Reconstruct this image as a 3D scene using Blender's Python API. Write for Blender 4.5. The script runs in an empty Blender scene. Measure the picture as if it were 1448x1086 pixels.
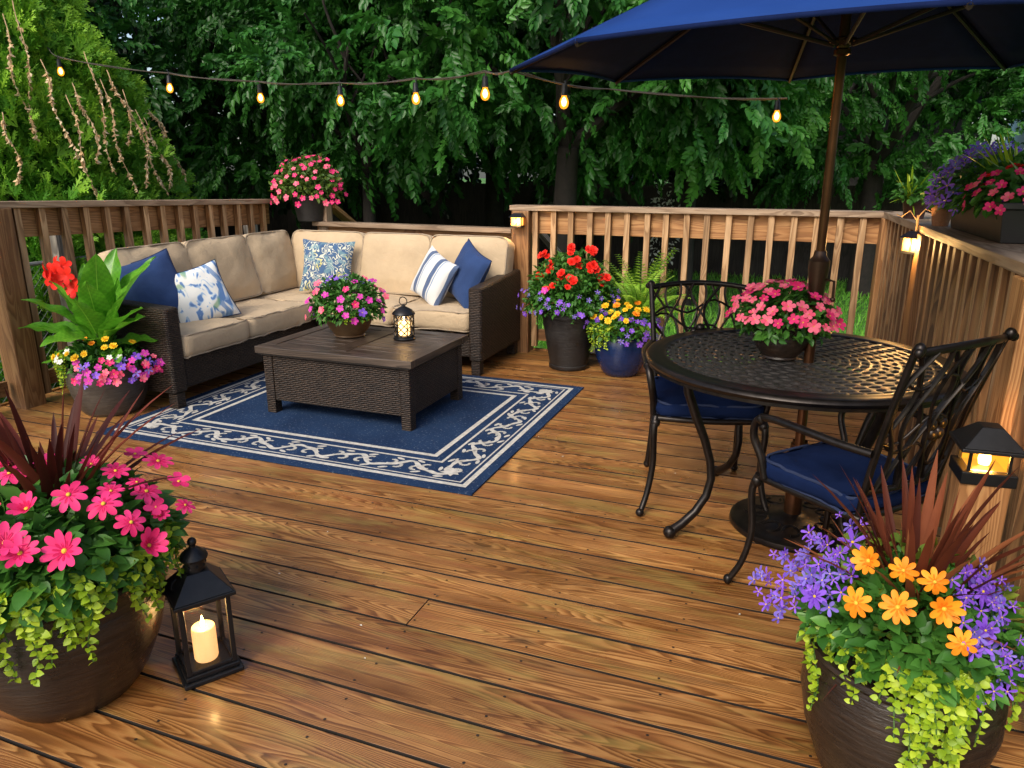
import bpy, math, random
import numpy as np
from mathutils import Vector, Matrix, noise as mnoise
PI = math.pi
R = math.radians
C = bpy.context.scene.collection
sc = bpy.context.scene

# ---------------------------------------------------------------- camera, sky, sun, exposure
cam_d = bpy.data.cameras.new('camera'); cam = bpy.data.objects.new('camera', cam_d); C.objects.link(cam)
cam.location = (0, 0, 1.4); cam.rotation_euler = (R(90-16.1), 0, R(21.2))
cam_d.sensor_width = 36; cam_d.lens = 1050/1448*36; cam_d.clip_start = .05; cam_d.clip_end = 500
sc.camera = cam
W = bpy.data.worlds.new('World'); sc.world = W; W.use_nodes = True
wn = W.node_tree; sky = wn.nodes.new('ShaderNodeTexSky'); sky.sky_type = 'NISHITA'; sky.sun_disc = False
SUN_EL, SUN_AZ = R(42), R(190)
sky.sun_elevation = SUN_EL; sky.sun_rotation = SUN_AZ; sky.air_density = 1.0; sky.dust_density = 3.0; sky.ozone_density = .6
bg = wn.nodes['Background']; bg.inputs['Strength'].default_value = .125
wn.links.new(sky.outputs[0], bg.inputs[0])
sd = bpy.data.lights.new('sun', 'SUN'); sd.energy = 1.3; sd.angle = R(24); sd.color = (1, .93, .82)
so = bpy.data.objects.new('sun', sd); C.objects.link(so)
# sun direction: azimuth measured from +Y clockwise
sx, sy, sz = math.sin(SUN_AZ)*math.cos(SUN_EL), math.cos(SUN_AZ)*math.cos(SUN_EL), math.sin(SUN_EL)
so.rotation_euler = Vector((sx, sy, sz)).to_track_quat('Z', 'Y').to_euler(); so.location = (0, 0, 20)
sc.view_settings.view_transform = 'Standard'; sc.view_settings.look = 'None'
sc.view_settings.exposure = .9; sc.view_settings.gamma = 1
sc.render.engine = 'CYCLES'

# ---------------------------------------------------------------- node helpers / materials
class NT:
    def __init__(s, name):
        s.m = bpy.data.materials.new(name); s.m.use_nodes = True; s.t = s.m.node_tree
        s.b = s.t.nodes['Principled BSDF']
    def n(s, typ, **kw):
        nd = s.t.nodes.new(typ)
        for k, v in kw.items():
            if k.startswith('i_'):
                key = k[2:]; key = int(key) if key.isdigit() else key.replace('_', ' ')
                if hasattr(v, 'links') or isinstance(v, bpy.types.NodeSocket): s.t.links.new(v, nd.inputs[key])
                else: nd.inputs[key].default_value = v
            else: setattr(nd, k, v)
        return nd
    def l(s, a, b): s.t.links.new(a, b)
    def math(s, op, a, b=0.0, c=None, clamp=False):
        nd = s.t.nodes.new('ShaderNodeMath'); nd.operation = op; nd.use_clamp = clamp
        for i, v in enumerate((a, b) if c is None else (a, b, c)):
            if isinstance(v, bpy.types.NodeSocket): s.l(v, nd.inputs[i])
            else: nd.inputs[i].default_value = v
        return nd.outputs[0]
    def ramp(s, f, stops, interp='LINEAR'):
        nd = s.t.nodes.new('ShaderNodeValToRGB'); cr = nd.color_ramp; cr.interpolation = interp
        while len(cr.elements) < len(stops): cr.elements.new(.5)
        for e, (p, c) in zip(cr.elements, stops):
            e.position = p; e.color = (c[0], c[1], c[2], 1) if not isinstance(c, (int, float)) else (c, c, c, 1)
        s.l(f, nd.inputs[0]); return nd.outputs[0]
    def mix(s, f, a, b, mode='MIX'):
        nd = s.t.nodes.new('ShaderNodeMix'); nd.data_type = 'RGBA'; nd.blend_type = mode
        for k, v in ((0, f), (6, a), (7, b)):
            if isinstance(v, bpy.types.NodeSocket): s.l(v, nd.inputs[k])
            elif isinstance(v, (int, float)): nd.inputs[k].default_value = v
            else: nd.inputs[k].default_value = (v[0], v[1], v[2], 1)
        return nd.outputs[2]
    def comb(s, x, y, z=0.0):
        nd = s.t.nodes.new('ShaderNodeCombineXYZ')
        for i, v in enumerate((x, y, z)):
            if isinstance(v, bpy.types.NodeSocket): s.l(v, nd.inputs[i])
            else: nd.inputs[i].default_value = v
        return nd.outputs[0]
    def noise(s, vec, scale, detail=2, rough=.5, dist=0.0):
        nd = s.t.nodes.new('ShaderNodeTexNoise'); s.l(vec, nd.inputs['Vector'])
        nd.inputs['Scale'].default_value = scale; nd.inputs['Detail'].default_value = detail
        nd.inputs['Roughness'].default_value = rough; nd.inputs['Distortion'].default_value = dist
        return nd.outputs[0]
    def vor(s, vec, scale, feature='F1', out=0):
        nd = s.t.nodes.new('ShaderNodeTexVoronoi'); nd.feature = feature; s.l(vec, nd.inputs['Vector'])
        nd.inputs['Scale'].default_value = scale; return nd.outputs[out]
    def uv(s):
        nd = s.t.nodes.new('ShaderNodeUVMap'); nd.uv_map = 'UVMap'
        sp = s.t.nodes.new('ShaderNodeSeparateXYZ'); s.l(nd.outputs[0], sp.inputs[0])
        return nd.outputs[0], sp.outputs[0], sp.outputs[1]
    def obj(s):
        return s.t.nodes.new('ShaderNodeTexCoord').outputs['Object']
    def rnd(s):
        nd = s.t.nodes.new('ShaderNodeAttribute'); nd.attribute_name = 'rnd'; return nd.outputs['Fac']
    def bump(s, h, strength=.3, dist=.002):
        nd = s.t.nodes.new('ShaderNodeBump'); s.l(h, nd.inputs['Height'])
        nd.inputs['Strength'].default_value = strength; nd.inputs['Distance'].default_value = dist
        s.l(nd.outputs[0], s.b.inputs['Normal'])
    def base(s, c):
        if isinstance(c, bpy.types.NodeSocket): s.l(c, s.b.inputs['Base Color'])
        else: s.b.inputs['Base Color'].default_value = (*c, 1)
    def set(s, **kw):
        for k, v in kw.items():
            k = k.replace('_', ' ')
            if isinstance(v, bpy.types.NodeSocket): s.l(v, s.b.inputs[k])
            else: s.b.inputs[k].default_value = v

def wood(name, cols, rough=(.35, .6), ringf=26, dirt=.25, bump=.35, stretch=1.0, knots=True, wet=0, tones=(.74, .90, 1.0, 1.14)):
    """board wood: UV u runs along the board in metres (random offset per board)"""
    m = NT(name); uvv, u, v = m.uv(); r = m.rnd()
    u2 = m.math('MULTIPLY', u, .62*stretch)
    A = m.comb(u2, m.math('MULTIPLY', v, 7.0), 0)
    f = m.noise(A, 1.15, 1.5, .45, .25)
    kv = m.comb(m.math('MULTIPLY', u, 1.5), m.math('MULTIPLY', v, 4.2), 3)
    kd = m.vor(kv, 1.0)
    kb = m.math('POWER', m.math('SUBTRACT', 1, m.math('MULTIPLY', kd, 3.4), clamp=True), 2.0)
    wob = m.noise(m.comb(m.math('MULTIPLY', u, 3), m.math('MULTIPLY', v, 30), 1), 1.5, 3, .6)
    field = m.math('ADD', m.math('MULTIPLY', f, ringf), m.math('MULTIPLY', kb, 3.2 if knots else 0))
    field = m.math('ADD', field, m.math('MULTIPLY', wob, .9))
    saw = m.math('FRACT', field)
    ring = m.ramp(saw, [(0, .1), (.25, .25), (.78, 1), (.9, .75), (1, .1)])
    fib = m.noise(m.comb(m.math('MULTIPLY', u, 5), m.math('MULTIPLY', v, 420), 0), 1, 2, .7)
    big = m.noise(m.comb(m.math('MULTIPLY', u, 1.1), m.math('MULTIPLY', v, 7), 7), 1.3, 3, .6)
    c = m.ramp(ring, [(0, cols[0]), (.45, cols[1]), (1, cols[2])])
    c = m.mix(m.ramp(fib, [(.3, .38), (.7, 0)]), c, cols[0])
    tone = m.ramp(r, [(0, tones[0]), (.35, tones[1]), (.7, tones[2]), (1, tones[3])])
    c = m.mix(1.0, c, m.mix(m.ramp(big, [(.32, 1), (.62, 0)]), (1, 1, 1), cols[3]), 'MULTIPLY')
    c = m.mix(1.0, c, tone, 'MULTIPLY')
    kn = m.math('SUBTRACT', 1, m.math('MULTIPLY', kd, 9 if wet else 14), clamp=True)
    if wet:
        ol = m.noise(m.comb(m.math('MULTIPLY', u, 1.8), m.math('MULTIPLY', v, 9), 21), 1.5, 3, .6)
        c = m.mix(m.ramp(ol, [(.52, 0), (.66, .28)]), c, (.42, .33, .085))
        rd = m.noise(m.comb(m.math('MULTIPLY', u, 1.2), m.math('MULTIPLY', v, 12), 27), 1.5, 3, .6)
        c = m.mix(m.ramp(rd, [(.56, 0), (.70, .5)]), c, (.30, .10, .03))
    if knots: c = m.mix(m.math('MULTIPLY', kn, .85), c, (.022, .012, .006))
    # dark weather streaks
    st = m.noise(m.comb(m.math('MULTIPLY', u, 1.4), m.math('MULTIPLY', v, 16), 11), 1.2, 4, .65)
    c = m.mix(m.math('MULTIPLY', m.ramp(st, [(.56, 0), (.74, 1)]), dirt), c, (.03, .022, .015))
    m.base(c)
    rr = m.noise(m.obj(), 2.2, 3, .6)
    m.set(Roughness=m.ramp(rr, [(.35, rough[0]), (.68, rough[1])]))
    if wet: m.set(Coat_Weight=m.ramp(rr, [(.42, wet), (.6, .05)]), Coat_Roughness=.16)
    m.bump(m.math('ADD', m.math('MULTIPLY', ring, .5), m.math('MULTIPLY', fib, .6)), bump, .0012)
    return m.m

def plain(name, col, rough=.5, metal=0, var=.15, nscale=20, bump=0, spec=.5, coat=0, obj=True):
    m = NT(name); n = m.noise(m.obj(), nscale, 4, .6)
    d = tuple(x*(1-var) for x in col); b = tuple(min(1, x*(1+var)) for x in col)
    m.base(m.ramp(n, [(.3, d), (.7, b)])); m.set(Roughness=rough, Metallic=metal, Specular_IOR_Level=spec)
    if coat: m.set(Coat_Weight=coat, Coat_Roughness=.1)
    if bump: m.bump(n, bump, .002)
    return m.m

def leafmat(name, dark, mid, light, rough=.45, trans=.25, spec=.4):
    m = NT(name); r = m.rnd()
    n = m.noise(m.obj(), 30, 2, .5)
    c = m.ramp(m.math('ADD', m.math('MULTIPLY', r, .85), m.math('MULTIPLY', n, .15)), [(0, dark), (.5, mid), (.95, light)])
    m.base(c); m.set(Roughness=rough, Specular_IOR_Level=spec)
    t = m.n('ShaderNodeBsdfTranslucent'); m.l(c, t.inputs[0])
    mx = m.n('ShaderNodeMixShader'); mx.inputs[0].default_value = trans
    m.l(m.b.outputs[0], mx.inputs[1]); m.l(t.outputs[0], mx.inputs[2])
    m.l(mx.outputs[0], m.t.nodes['Material Output'].inputs[0])
    return m.m

def petal(name, a, b, rough=.55): return leafmat(name, a, tuple((x+y)/2 for x, y in zip(a, b)), b, rough, .2, .25)

def emis(name, col, strength, base=None):
    m = NT(name); m.base(base or col); m.set(Emission_Color=(*col, 1), Emission_Strength=strength, Roughness=.3)
    return m.m

def glass(name, tint=(1, 1, 1), alpha=.12, rough=.05):
    m = NT(name); t = m.n('ShaderNodeBsdfTransparent'); t.inputs[0].default_value = (*tint, 1)
    g = m.n('ShaderNodeBsdfGlossy'); g.inputs[1].default_value = rough
    lw = m.n('ShaderNodeLayerWeight'); lw.inputs[0].default_value = .25
    mx = m.n('ShaderNodeMixShader')
    m.l(m.math('MULTIPLY', lw.outputs[0], 1, alpha) if 0 else m.math('ADD', m.math('MULTIPLY', lw.outputs[0], .5), alpha*.3), mx.inputs[0])
    m.l(t.outputs[0], mx.inputs[1]); m.l(g.outputs[0], mx.inputs[2])
    m.l(mx.outputs[0], m.t.nodes['Material Output'].inputs[0]); return m.m

def wicker_mat():
    m = NT('wicker'); uvv, u, v = m.uv()
    # horizontal flat strands going over and under upright stakes
    dist = m.noise(uvv, 6, 2, .5)
    v2 = m.math('ADD', m.math('DIVIDE', v, .0115), m.math('MULTIPLY', dist, .9))
    row = m.math('FLOOR', v2); fr = m.math('FRACT', v2)
    rn = m.n('ShaderNodeTexWhiteNoise', noise_dimensions='1D'); m.l(row, rn.inputs['W'])
    off = m.math('MULTIPLY', m.math('MODULO', row, 2), .5)
    u2 = m.math('ADD', m.math('ADD', m.math('DIVIDE', u, .040), off), m.math('MULTIPLY', m.noise(m.comb(m.math('MULTIPLY', u, 14), row, 0), 1, 1), .8))
    over = m.math('ABSOLUTE', m.math('SINE', m.math('MULTIPLY', u2, PI)))
    prof = m.math('SINE', m.math('MULTIPLY', fr, PI))
    h = m.math('MULTIPLY', m.math('POWER', prof, .6), m.math('MULTIPLY_ADD', m.math('POWER', over, .6), .6, .4))
    fine = m.noise(m.comb(m.math('MULTIPLY', u, 60), m.math('MULTIPLY', v, 600), 0), 1, 2)
    big = m.noise(m.obj(), 5, 3)
    c = m.ramp(h, [(0, (.003, .002, .001)), (.45, (.014, .0085, .005)), (1, (.052, .031, .018))])
    cell = m.n('ShaderNodeTexWhiteNoise', noise_dimensions='2D'); m.l(m.comb(m.math('FLOOR', u2), row), cell.inputs['Vector'])
    c = m.mix(1.0, c, m.ramp(cell.outputs[0], [(0, .6), (1, 1.5)]), 'MULTIPLY')
    c = m.mix(m.math('MULTIPLY', big, .5), c, (.012, .008, .006)); m.base(c)
    m.set(Roughness=m.ramp(fine, [(.3, .40), (.7, .62)]), Specular_IOR_Level=.35)
    m.bump(m.math('ADD', h, m.math('MULTIPLY', fine, .08)), 1.0, .006); return m.m

def fabric(name, col, rough=.85, var=.12, sheen=.25, weave=900, puckers=.35):
    m = NT(name); uvv, u, v = m.uv()
    n = m.noise(m.obj(), 3.5, 4, .6)
    w = m.math('ADD', m.math('SINE', m.math('MULTIPLY', u, weave*2)), m.math('SINE', m.math('MULTIPLY', v, weave*2)))
    n2 = m.noise(m.obj(), 160, 2, .7)
    d = tuple(x*(1-var) for x in col); b = tuple(min(1, x*(1+var)) for x in col)
    c = m.ramp(n, [(.3, d), (.7, b)])
    c = m.mix(m.math('MULTIPLY', n2, .22), c, tuple(x*.6 for x in col))
    m.base(c); m.set(Roughness=rough, Sheen_Weight=sheen*.2, Specular_IOR_Level=.2)
    wr = m.noise(m.obj(), 9, 3, .55, .6)
    m.bump(m.math('ADD', m.math('MULTIPLY', w, .01), m.math('ADD', m.math('MULTIPLY', wr, puckers), m.math('MULTIPLY', n2, .03))), .8, .02)
    return m.m

DECK = wood('deck_boards', [(.13, .047, .012), (.40, .172, .047), (.60, .305, .098), (.46, .37, .27)], (.22, .55), 46, .55, .5, .7, True, .35)
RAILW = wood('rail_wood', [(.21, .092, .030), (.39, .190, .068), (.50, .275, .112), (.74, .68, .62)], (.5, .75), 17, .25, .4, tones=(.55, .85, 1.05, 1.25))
RAIL_SHADED = wood('rail_shaded_side_wood', [(.09, .036, .010), (.22, .098, .032), (.32, .155, .056), (.7, .64, .58)], (.5, .75), 15, .35, .4, tones=(.6, .9, 1.05, 1.2))  # baluster sides darker: shade of the gaps put into the wood colour
RAIL_LIT = wood('rail_lit_face_wood', [(.24, .13, .058), (.46, .275, .13), (.60, .39, .21), (.7, .66, .6)], (.5, .75), 12, .45, .4, tones=(.7, .9, 1.05, 1.2))  # baluster inner faces paler: light from the left put into the wood colour
CAPW = wood('cap_wood', [(.20, .13, .08), (.36, .25, .16), (.46, .34, .23), (.7, .66, .62)], (.45, .7), 13, .35, .35)
GREYW = wood('weathered_wood', [(.10, .085, .07), (.22, .19, .155), (.34, .30, .25), (.6, .6, .6)], (.6, .85), 13, .6, .5)
DARKW = wood('dark_fence_wood', [(.012, .009, .007), (.03, .022, .017), (.045, .034, .027), (.5, .5, .5)], (.7, .9), 12, .5, .4)
TABLEW = wood('table_top_wood', [(.025, .017, .012), (.07, .048, .034), (.115, .082, .06), (.55, .52, .5)], (.36, .6), 16, .4, .35, 1.0, False, 0)
WICK = wicker_mat()
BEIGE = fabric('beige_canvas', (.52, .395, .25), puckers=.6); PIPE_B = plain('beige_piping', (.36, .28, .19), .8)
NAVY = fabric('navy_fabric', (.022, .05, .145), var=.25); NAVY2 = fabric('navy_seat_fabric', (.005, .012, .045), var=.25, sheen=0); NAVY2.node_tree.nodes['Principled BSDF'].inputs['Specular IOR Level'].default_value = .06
PIPE_N = plain('navy_piping', (.01, .02, .06), .8)
IRON = plain('dark_cast_metal', (.022, .018, .016), .34, .75, .35, 30, .25)
IRONT = plain('table_cast_metal', (.045, .043, .042), .36, .45, .4, 60, .3)
BLACK = plain('black_metal', (.012, .012, .013), .38, .4, .2, 40, .1)
BRONZE = plain('bronze_pole', (.10, .042, .018), .3, .8, .3, 8)
DARKBR = plain('umbrella_rib', (.02, .012, .008), .45, .2)

def pot_mat(name, c1, c2, rough=.35, bands=True):
    m = NT(name); o = m.obj(); sp = m.n('ShaderNodeSeparateXYZ'); m.l(o, sp.inputs[0])
    ang = m.math('ARCTAN2', sp.outputs[1], sp.outputs[0])
    vv = m.comb(m.math('MULTIPLY', ang, .8), m.math('MULTIPLY', sp.outputs[2], 26), 0)
    s = m.noise(vv, 3, 4, .7); n = m.noise(o, 7, 4, .6)
    c = m.ramp(s, [(.3, c1), (.72, c2)]); c = m.mix(m.ramp(n, [(.4, .5), (.7, 0)]), c, c1)
    m.base(c); m.set(Roughness=m.ramp(n, [(.3, rough*.7), (.7, min(1, rough*1.6))]))
    m.bump(s if bands else n, .6 if bands else .15, .006); return m.m
POT_BR = pot_mat('dark_brown_glaze', (.008, .005, .004), (.050, .032, .021), .26)
POT_GR = pot_mat('grey_brown_clay', (.035, .028, .022), (.11, .092, .072), .45)
POT_BK = pot_mat('black_ribbed_plastic', (.009, .008, .008), (.026, .023, .021), .42)
POT_BL = pot_mat('cobalt_glaze', (.004, .014, .06), (.008, .028, .11), .2, False)
POT_BO = pot_mat('brown_bowl_glaze', (.07, .035, .014), (.13, .075, .032), .35)
POT_TC = pot_mat('terracotta', (.25, .10, .045), (.40, .19, .09), .7)
SOIL = plain('soil', (.02, .013, .008), .95, 0, .5, 90, .6)

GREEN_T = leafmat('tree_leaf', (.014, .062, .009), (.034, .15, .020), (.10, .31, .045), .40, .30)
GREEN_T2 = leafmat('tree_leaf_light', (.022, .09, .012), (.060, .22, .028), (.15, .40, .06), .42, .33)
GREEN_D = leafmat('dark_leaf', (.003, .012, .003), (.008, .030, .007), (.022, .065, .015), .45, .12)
CONIF = leafmat('conifer_leaf', (.022, .095, .010), (.095, .29, .020), (.36, .62, .045), .6, .28)
GRN = leafmat('plant_leaf', (.018, .08, .010), (.055, .18, .024), (.13, .32, .045), .42, .3)
LIME = leafmat('lime_leaf', (.10, .20, .008), (.32, .48, .02), (.58, .70, .05), .45, .35)
CANNA = leafmat('canna_leaf', (.05, .19, .012), (.13, .40, .025), (.30, .60, .06), .32, .42, .5)
FERN = leafmat('fern_leaf', (.12, .30, .015), (.26, .50, .035), (.45, .68, .08), .5, .4)
SPIKE = leafmat('cordyline_leaf', (.03, .006, .005), (.085, .016, .010), (.19, .042, .024), .5, .25, .18)
SPIKE2 = leafmat('copper_leaf', (.05, .012, .008), (.16, .040, .018), (.34, .12, .045), .55, .3, .15)
PINK = petal('pink_petal', (.62, .012, .10), (.92, .055, .24)); CORAL = petal('coral_pink_petal', (.85, .06, .15), (1.0, .22, .32))
ORANGE = petal('orange_petal', (.85, .20, .008), (.98, .38, .02)); YELLOW = petal('yellow_petal', (.85, .42, .01), (.95, .65, .03))
PURPLE = petal('purple_petal', (.13, .03, .42), (.30, .13, .75)); VIOLET = petal('violet_petal', (.10, .06, .40), (.24, .17, .62))
RED = petal('red_petal', (.60, .008, .006), (.92, .035, .018)); MAG = petal('magenta_petal', (.45, .02, .30), (.78, .07, .48))
WHITE = petal('white_petal', (.7, .7, .6), (.85, .85, .78)); CENT = plain('flower_centre', (.65, .42, .03), .7)
BARK = plain('bark', (.016, .012, .009), .9, 0, .4, 14, .8); STRAW = plain('dried_stem', (.50, .33, .18), .8, 0, .4, 30)
STEM = plain('green_stem', (.05, .12, .02), .6)
LAMPG = emis('lit_lamp_glass', (1, .42, .07), 1.15); BULB = emis('bulb_glow', (1, .42, .07), 16); FIL = emis('filament_glow', (1, .66, .26), 34)
FLAME = emis('flame_glow', (1, .6, .2), 30); WAX = NT('candle_wax'); WAX.base((.80, .58, .34)); WAX.set(Emission_Color=(1, .5, .16, 1), Emission_Strength=.55, Roughness=.5, Subsurface_Weight=.3); WAX = WAX.m
GLASS = glass('clear_glass')

# ---------------------------------------------------------------- mesh helpers
class MB:
    def __init__(s): s.v = []; s.f = []; s.m = []; s.uv = []; s.r = []; s.cur = 0
    def add(s, verts, faces, uvs=None, mi=0, rnd=0.5, M=None):
        o = len(s.v)
        for p in verts: s.v.append(tuple(M @ Vector(p)) if M is not None else tuple(p))
        for k, f in enumerate(faces):
            s.f.append([i+o for i in f]); s.m.append(mi); s.r.append(rnd)
            s.uv.append(None if uvs is None else uvs[k])
        return s
    def box(s, x0, x1, y0, y1, z0, z1, mi=0, M=None, rnd=.5):
        v = [(x0,y0,z0),(x1,y0,z0),(x1,y1,z0),(x0,y1,z0),(x0,y0,z1),(x1,y0,z1),(x1,y1,z1),(x0,y1,z1)]
        f = [(0,3,2,1),(4,5,6,7),(0,1,5,4),(1,2,6,5),(2,3,7,6),(3,0,4,7)]
        return s.add(v, f, None, mi, rnd, M)
    def board(s, p0, p1, w, t, up=(0,0,1), mi=0, rng=random, side_mi=None):
        """plank from p0 to p1 (centre line); w across, t along 'up'. UV u along"""
        p0 = Vector(p0); p1 = Vector(p1); a = (p1-p0); L = a.length; a.normalize()
        u = Vector(up); u = (u - a*u.dot(a)).normalized(); c = u.cross(a)
        ou, ov, r = rng.uniform(0, 60), rng.uniform(0, 60), rng.random()
        pts = []
        for q, e in ((p0, 0), (p1, 1)):
            for cs, us in ((-1,-1),(1,-1),(1,1),(-1,1)): pts.append(q + c*(cs*w/2) + u*(us*t/2))
        faces = [(0,1,5,4),(1,2,6,5),(2,3,7,6),(3,0,4,7),(3,2,1,0),(4,5,6,7)]
        uvs = []
        vv = [0, w, w+t, 2*w+t, 2*w+2*t]
        for k in range(4):
            uvs.append([(ou, ov+vv[k]), (ou, ov+vv[k+1]), (ou+L, ov+vv[k+1]), (ou+L, ov+vv[k])])
        e = [(ou, ov), (ou+.004, ov+w), (ou+.008, ov+w), (ou+.01, ov)]
        uvs += [e, e]
        s.add(pts, faces, uvs, mi, r)
        if side_mi is not None: s.m[-5] = s.m[-3] = s.m[-2] = s.m[-1] = side_mi
        return s
    def tube(s, pts, rad, n=8, mi=0, rnd=.5, cap=True, M=None, flat=1.0):
        P = [Vector(p) for p in pts]; k = len(P)
        rr = [rad]*k if isinstance(rad, (int, float)) else rad
        T = [(P[min(i+1, k-1)]-P[max(i-1, 0)]).normalized() for i in range(k)]
        ref = Vector((0,0,1)) if abs(T[0].z) < .9 else Vector((1,0,0))
        N = (ref - T[0]*ref.dot(T[0])).normalized(); V = []; Fs = []; U = []; ln = 0
        for i in range(k):
            N = (N - T[i]*N.dot(T[i])).normalized(); B = T[i].cross(N)
            for j in range(n):
                a = 2*PI*j/n; V.append(P[i] + N*(math.cos(a)*rr[i]) + B*(math.sin(a)*rr[i]*flat))
        for i in range(k-1):
            l2 = ln + (P[i+1]-P[i]).length
            for j in range(n):
                j2 = (j+1) % n
                Fs.append((i*n+j, i*n+j2, (i+1)*n+j2, (i+1)*n+j))
                U.append([(ln, j/n*.1), (ln, (j+1)/n*.1), (l2, (j+1)/n*.1), (l2, j/n*.1)])
            ln = l2
        if cap: Fs += [tuple(range(n-1, -1, -1)), tuple(range((k-1)*n, k*n))]; U += [[(0,0)]*n]*2
        return s.add(V, Fs, U, mi, rnd, M)
    def lathe(s, prof, n=32, mi=0, c=(0,0,0), M=None, rnd=.5):
        V = []; F = []; k = len(prof)
        for r, z in prof:
            for j in range(n):
                a = 2*PI*j/n; V.append((c[0]+r*math.cos(a), c[1]+r*math.sin(a), c[2]+z))
        for i in range(k-1):
            for j in range(n):
                j2 = (j+1) % n; F.append((i*n+j, i*n+j2, (i+1)*n+j2, (i+1)*n+j))
        return s.add(V, F, None, mi, rnd, M)
    def sphere(s, c, r, n=12, mi=0, sc=(1,1,1), M=None):
        prof = [(max(1e-4, r*math.sin(PI*i/n)), -r*math.cos(PI*i/n)*sc[2]) for i in range(n+1)]
        return s.lathe(prof, n*2 if n > 5 else 8, mi, c, M)
    def build(s, name, mats, parent=None, bevel=0, smooth=True, ang=38, loc=None, rot=None):
        me = bpy.data.meshes.new(name); me.from_pydata([tuple(p) for p in s.v], [], s.f)
        for m in (mats if isinstance(mats, (list, tuple)) else [mats]): me.materials.append(m)
        me.polygons.foreach_set('material_index', s.m)
        uvl = me.uv_layers.new(name='UVMap'); data = np.zeros((len(me.loops), 2), 'f')
        for p in me.polygons:
            u = s.uv[p.index]
            if u is not None:
                for k, li in enumerate(p.loop_indices): data[li] = u[k]
            else:
                nx, ny, nz = (abs(x) for x in p.normal)
                for li in p.loop_indices:
                    co = me.vertices[me.loops[li].vertex_index].co
                    data[li] = (co.x, co.y) if nz >= max(nx, ny) else ((co.x, co.z) if ny >= nx else (co.y, co.z))
        uvl.data.foreach_set('uv', data.ravel())
        at = me.attributes.new('rnd', 'FLOAT', 'FACE'); at.data.foreach_set('value', s.r)
        if smooth: me.shade_smooth(); me.set_sharp_from_angle(angle=R(ang))
        o = bpy.data.objects.new(name, me); C.objects.link(o)
        if parent is not None: o.parent = parent
        if loc: o.location = loc
        if rot: o.rotation_euler = rot
        if bevel:
            b = o.modifiers.new('bevel', 'BEVEL'); b.width = bevel; b.segments = 2; b.limit_method = 'ANGLE'; b.angle_limit = R(40)
        return o

def thing(name, label, cat, loc=(0,0,0), rz=0, group=None):
    o = bpy.data.objects.new(name, None); C.objects.link(o); o.location = loc; o.rotation_euler = (0, 0, rz)
    o.empty_display_size = .1
    return tag(o, label, cat, group)
def tag(o, label, cat, group=None):
    o['label'] = label; o['category'] = cat
    if group: o['group'] = group
    return o
def struct(o, kind='structure', label=None, cat=None):
    o['kind'] = kind
    if label: o['label'] = label; o['category'] = cat
    return o
def tagk(o, label, cat): o['label'] = label; o['category'] = cat; return o

# ---- numpy instanced leaf/petal meshes
def leaf_t(w=.3, L=1, fold=.12, curl=.15, seg=2):
    """unit leaf along +y, folded on the midrib"""
    if seg == 2:
        v = [(0,0,0),(-w*.9,.32,fold),(-w*.8,.66,fold-curl*.3),(0,1,-curl),(w*.8,.66,fold-curl*.3),(w*.9,.32,fold)]
        return np.array(v, float)*L, [(0,3,2,1),(0,5,4,3)]
    ys = np.linspace(0, 1, seg+1); V = []; F = []
    for y in ys:
        ww = w*math.sin(PI*min(1, y**.75))**.8 if 0 < y < 1 else 0.012
        z = -curl*y*y
        V += [(-ww, y, z+fold*ww/w), (0, y, z), (ww, y, z+fold*ww/w)]
    for i in range(seg):
        a = i*3; F += [(a, a+1, a+4, a+3), (a+1, a+2, a+5, a+4)]
    return np.array(V, float)*L, F
def frames(d, up, roll=None):
    """k x 3 x 3 matrices: columns x, y(=d), z(~up)"""
    d = d/np.linalg.norm(d, axis=1, keepdims=True)
    x = np.cross(d, up); ln = np.linalg.norm(x, axis=1, keepdims=True); x = np.where(ln < 1e-5, [[1, 0, 0]], x/np.maximum(ln, 1e-6))
    z = np.cross(x, d)
    if roll is not None:
        c, s_ = np.cos(roll)[:, None], np.sin(roll)[:, None]; x, z = x*c+z*s_, z*c-x*s_
    return np.stack([x, d, z], axis=2)
def inst(tv, tf, M, T, S, rnd):
    """returns verts, faces(list by n), rnd per face"""
    k = len(T); n = len(tv)
    V = np.einsum('kij,nj->kni', M, tv)*np.asarray(S).reshape(k, 1, 1) + T[:, None, :]
    return V.reshape(-1, 3), k, n
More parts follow.
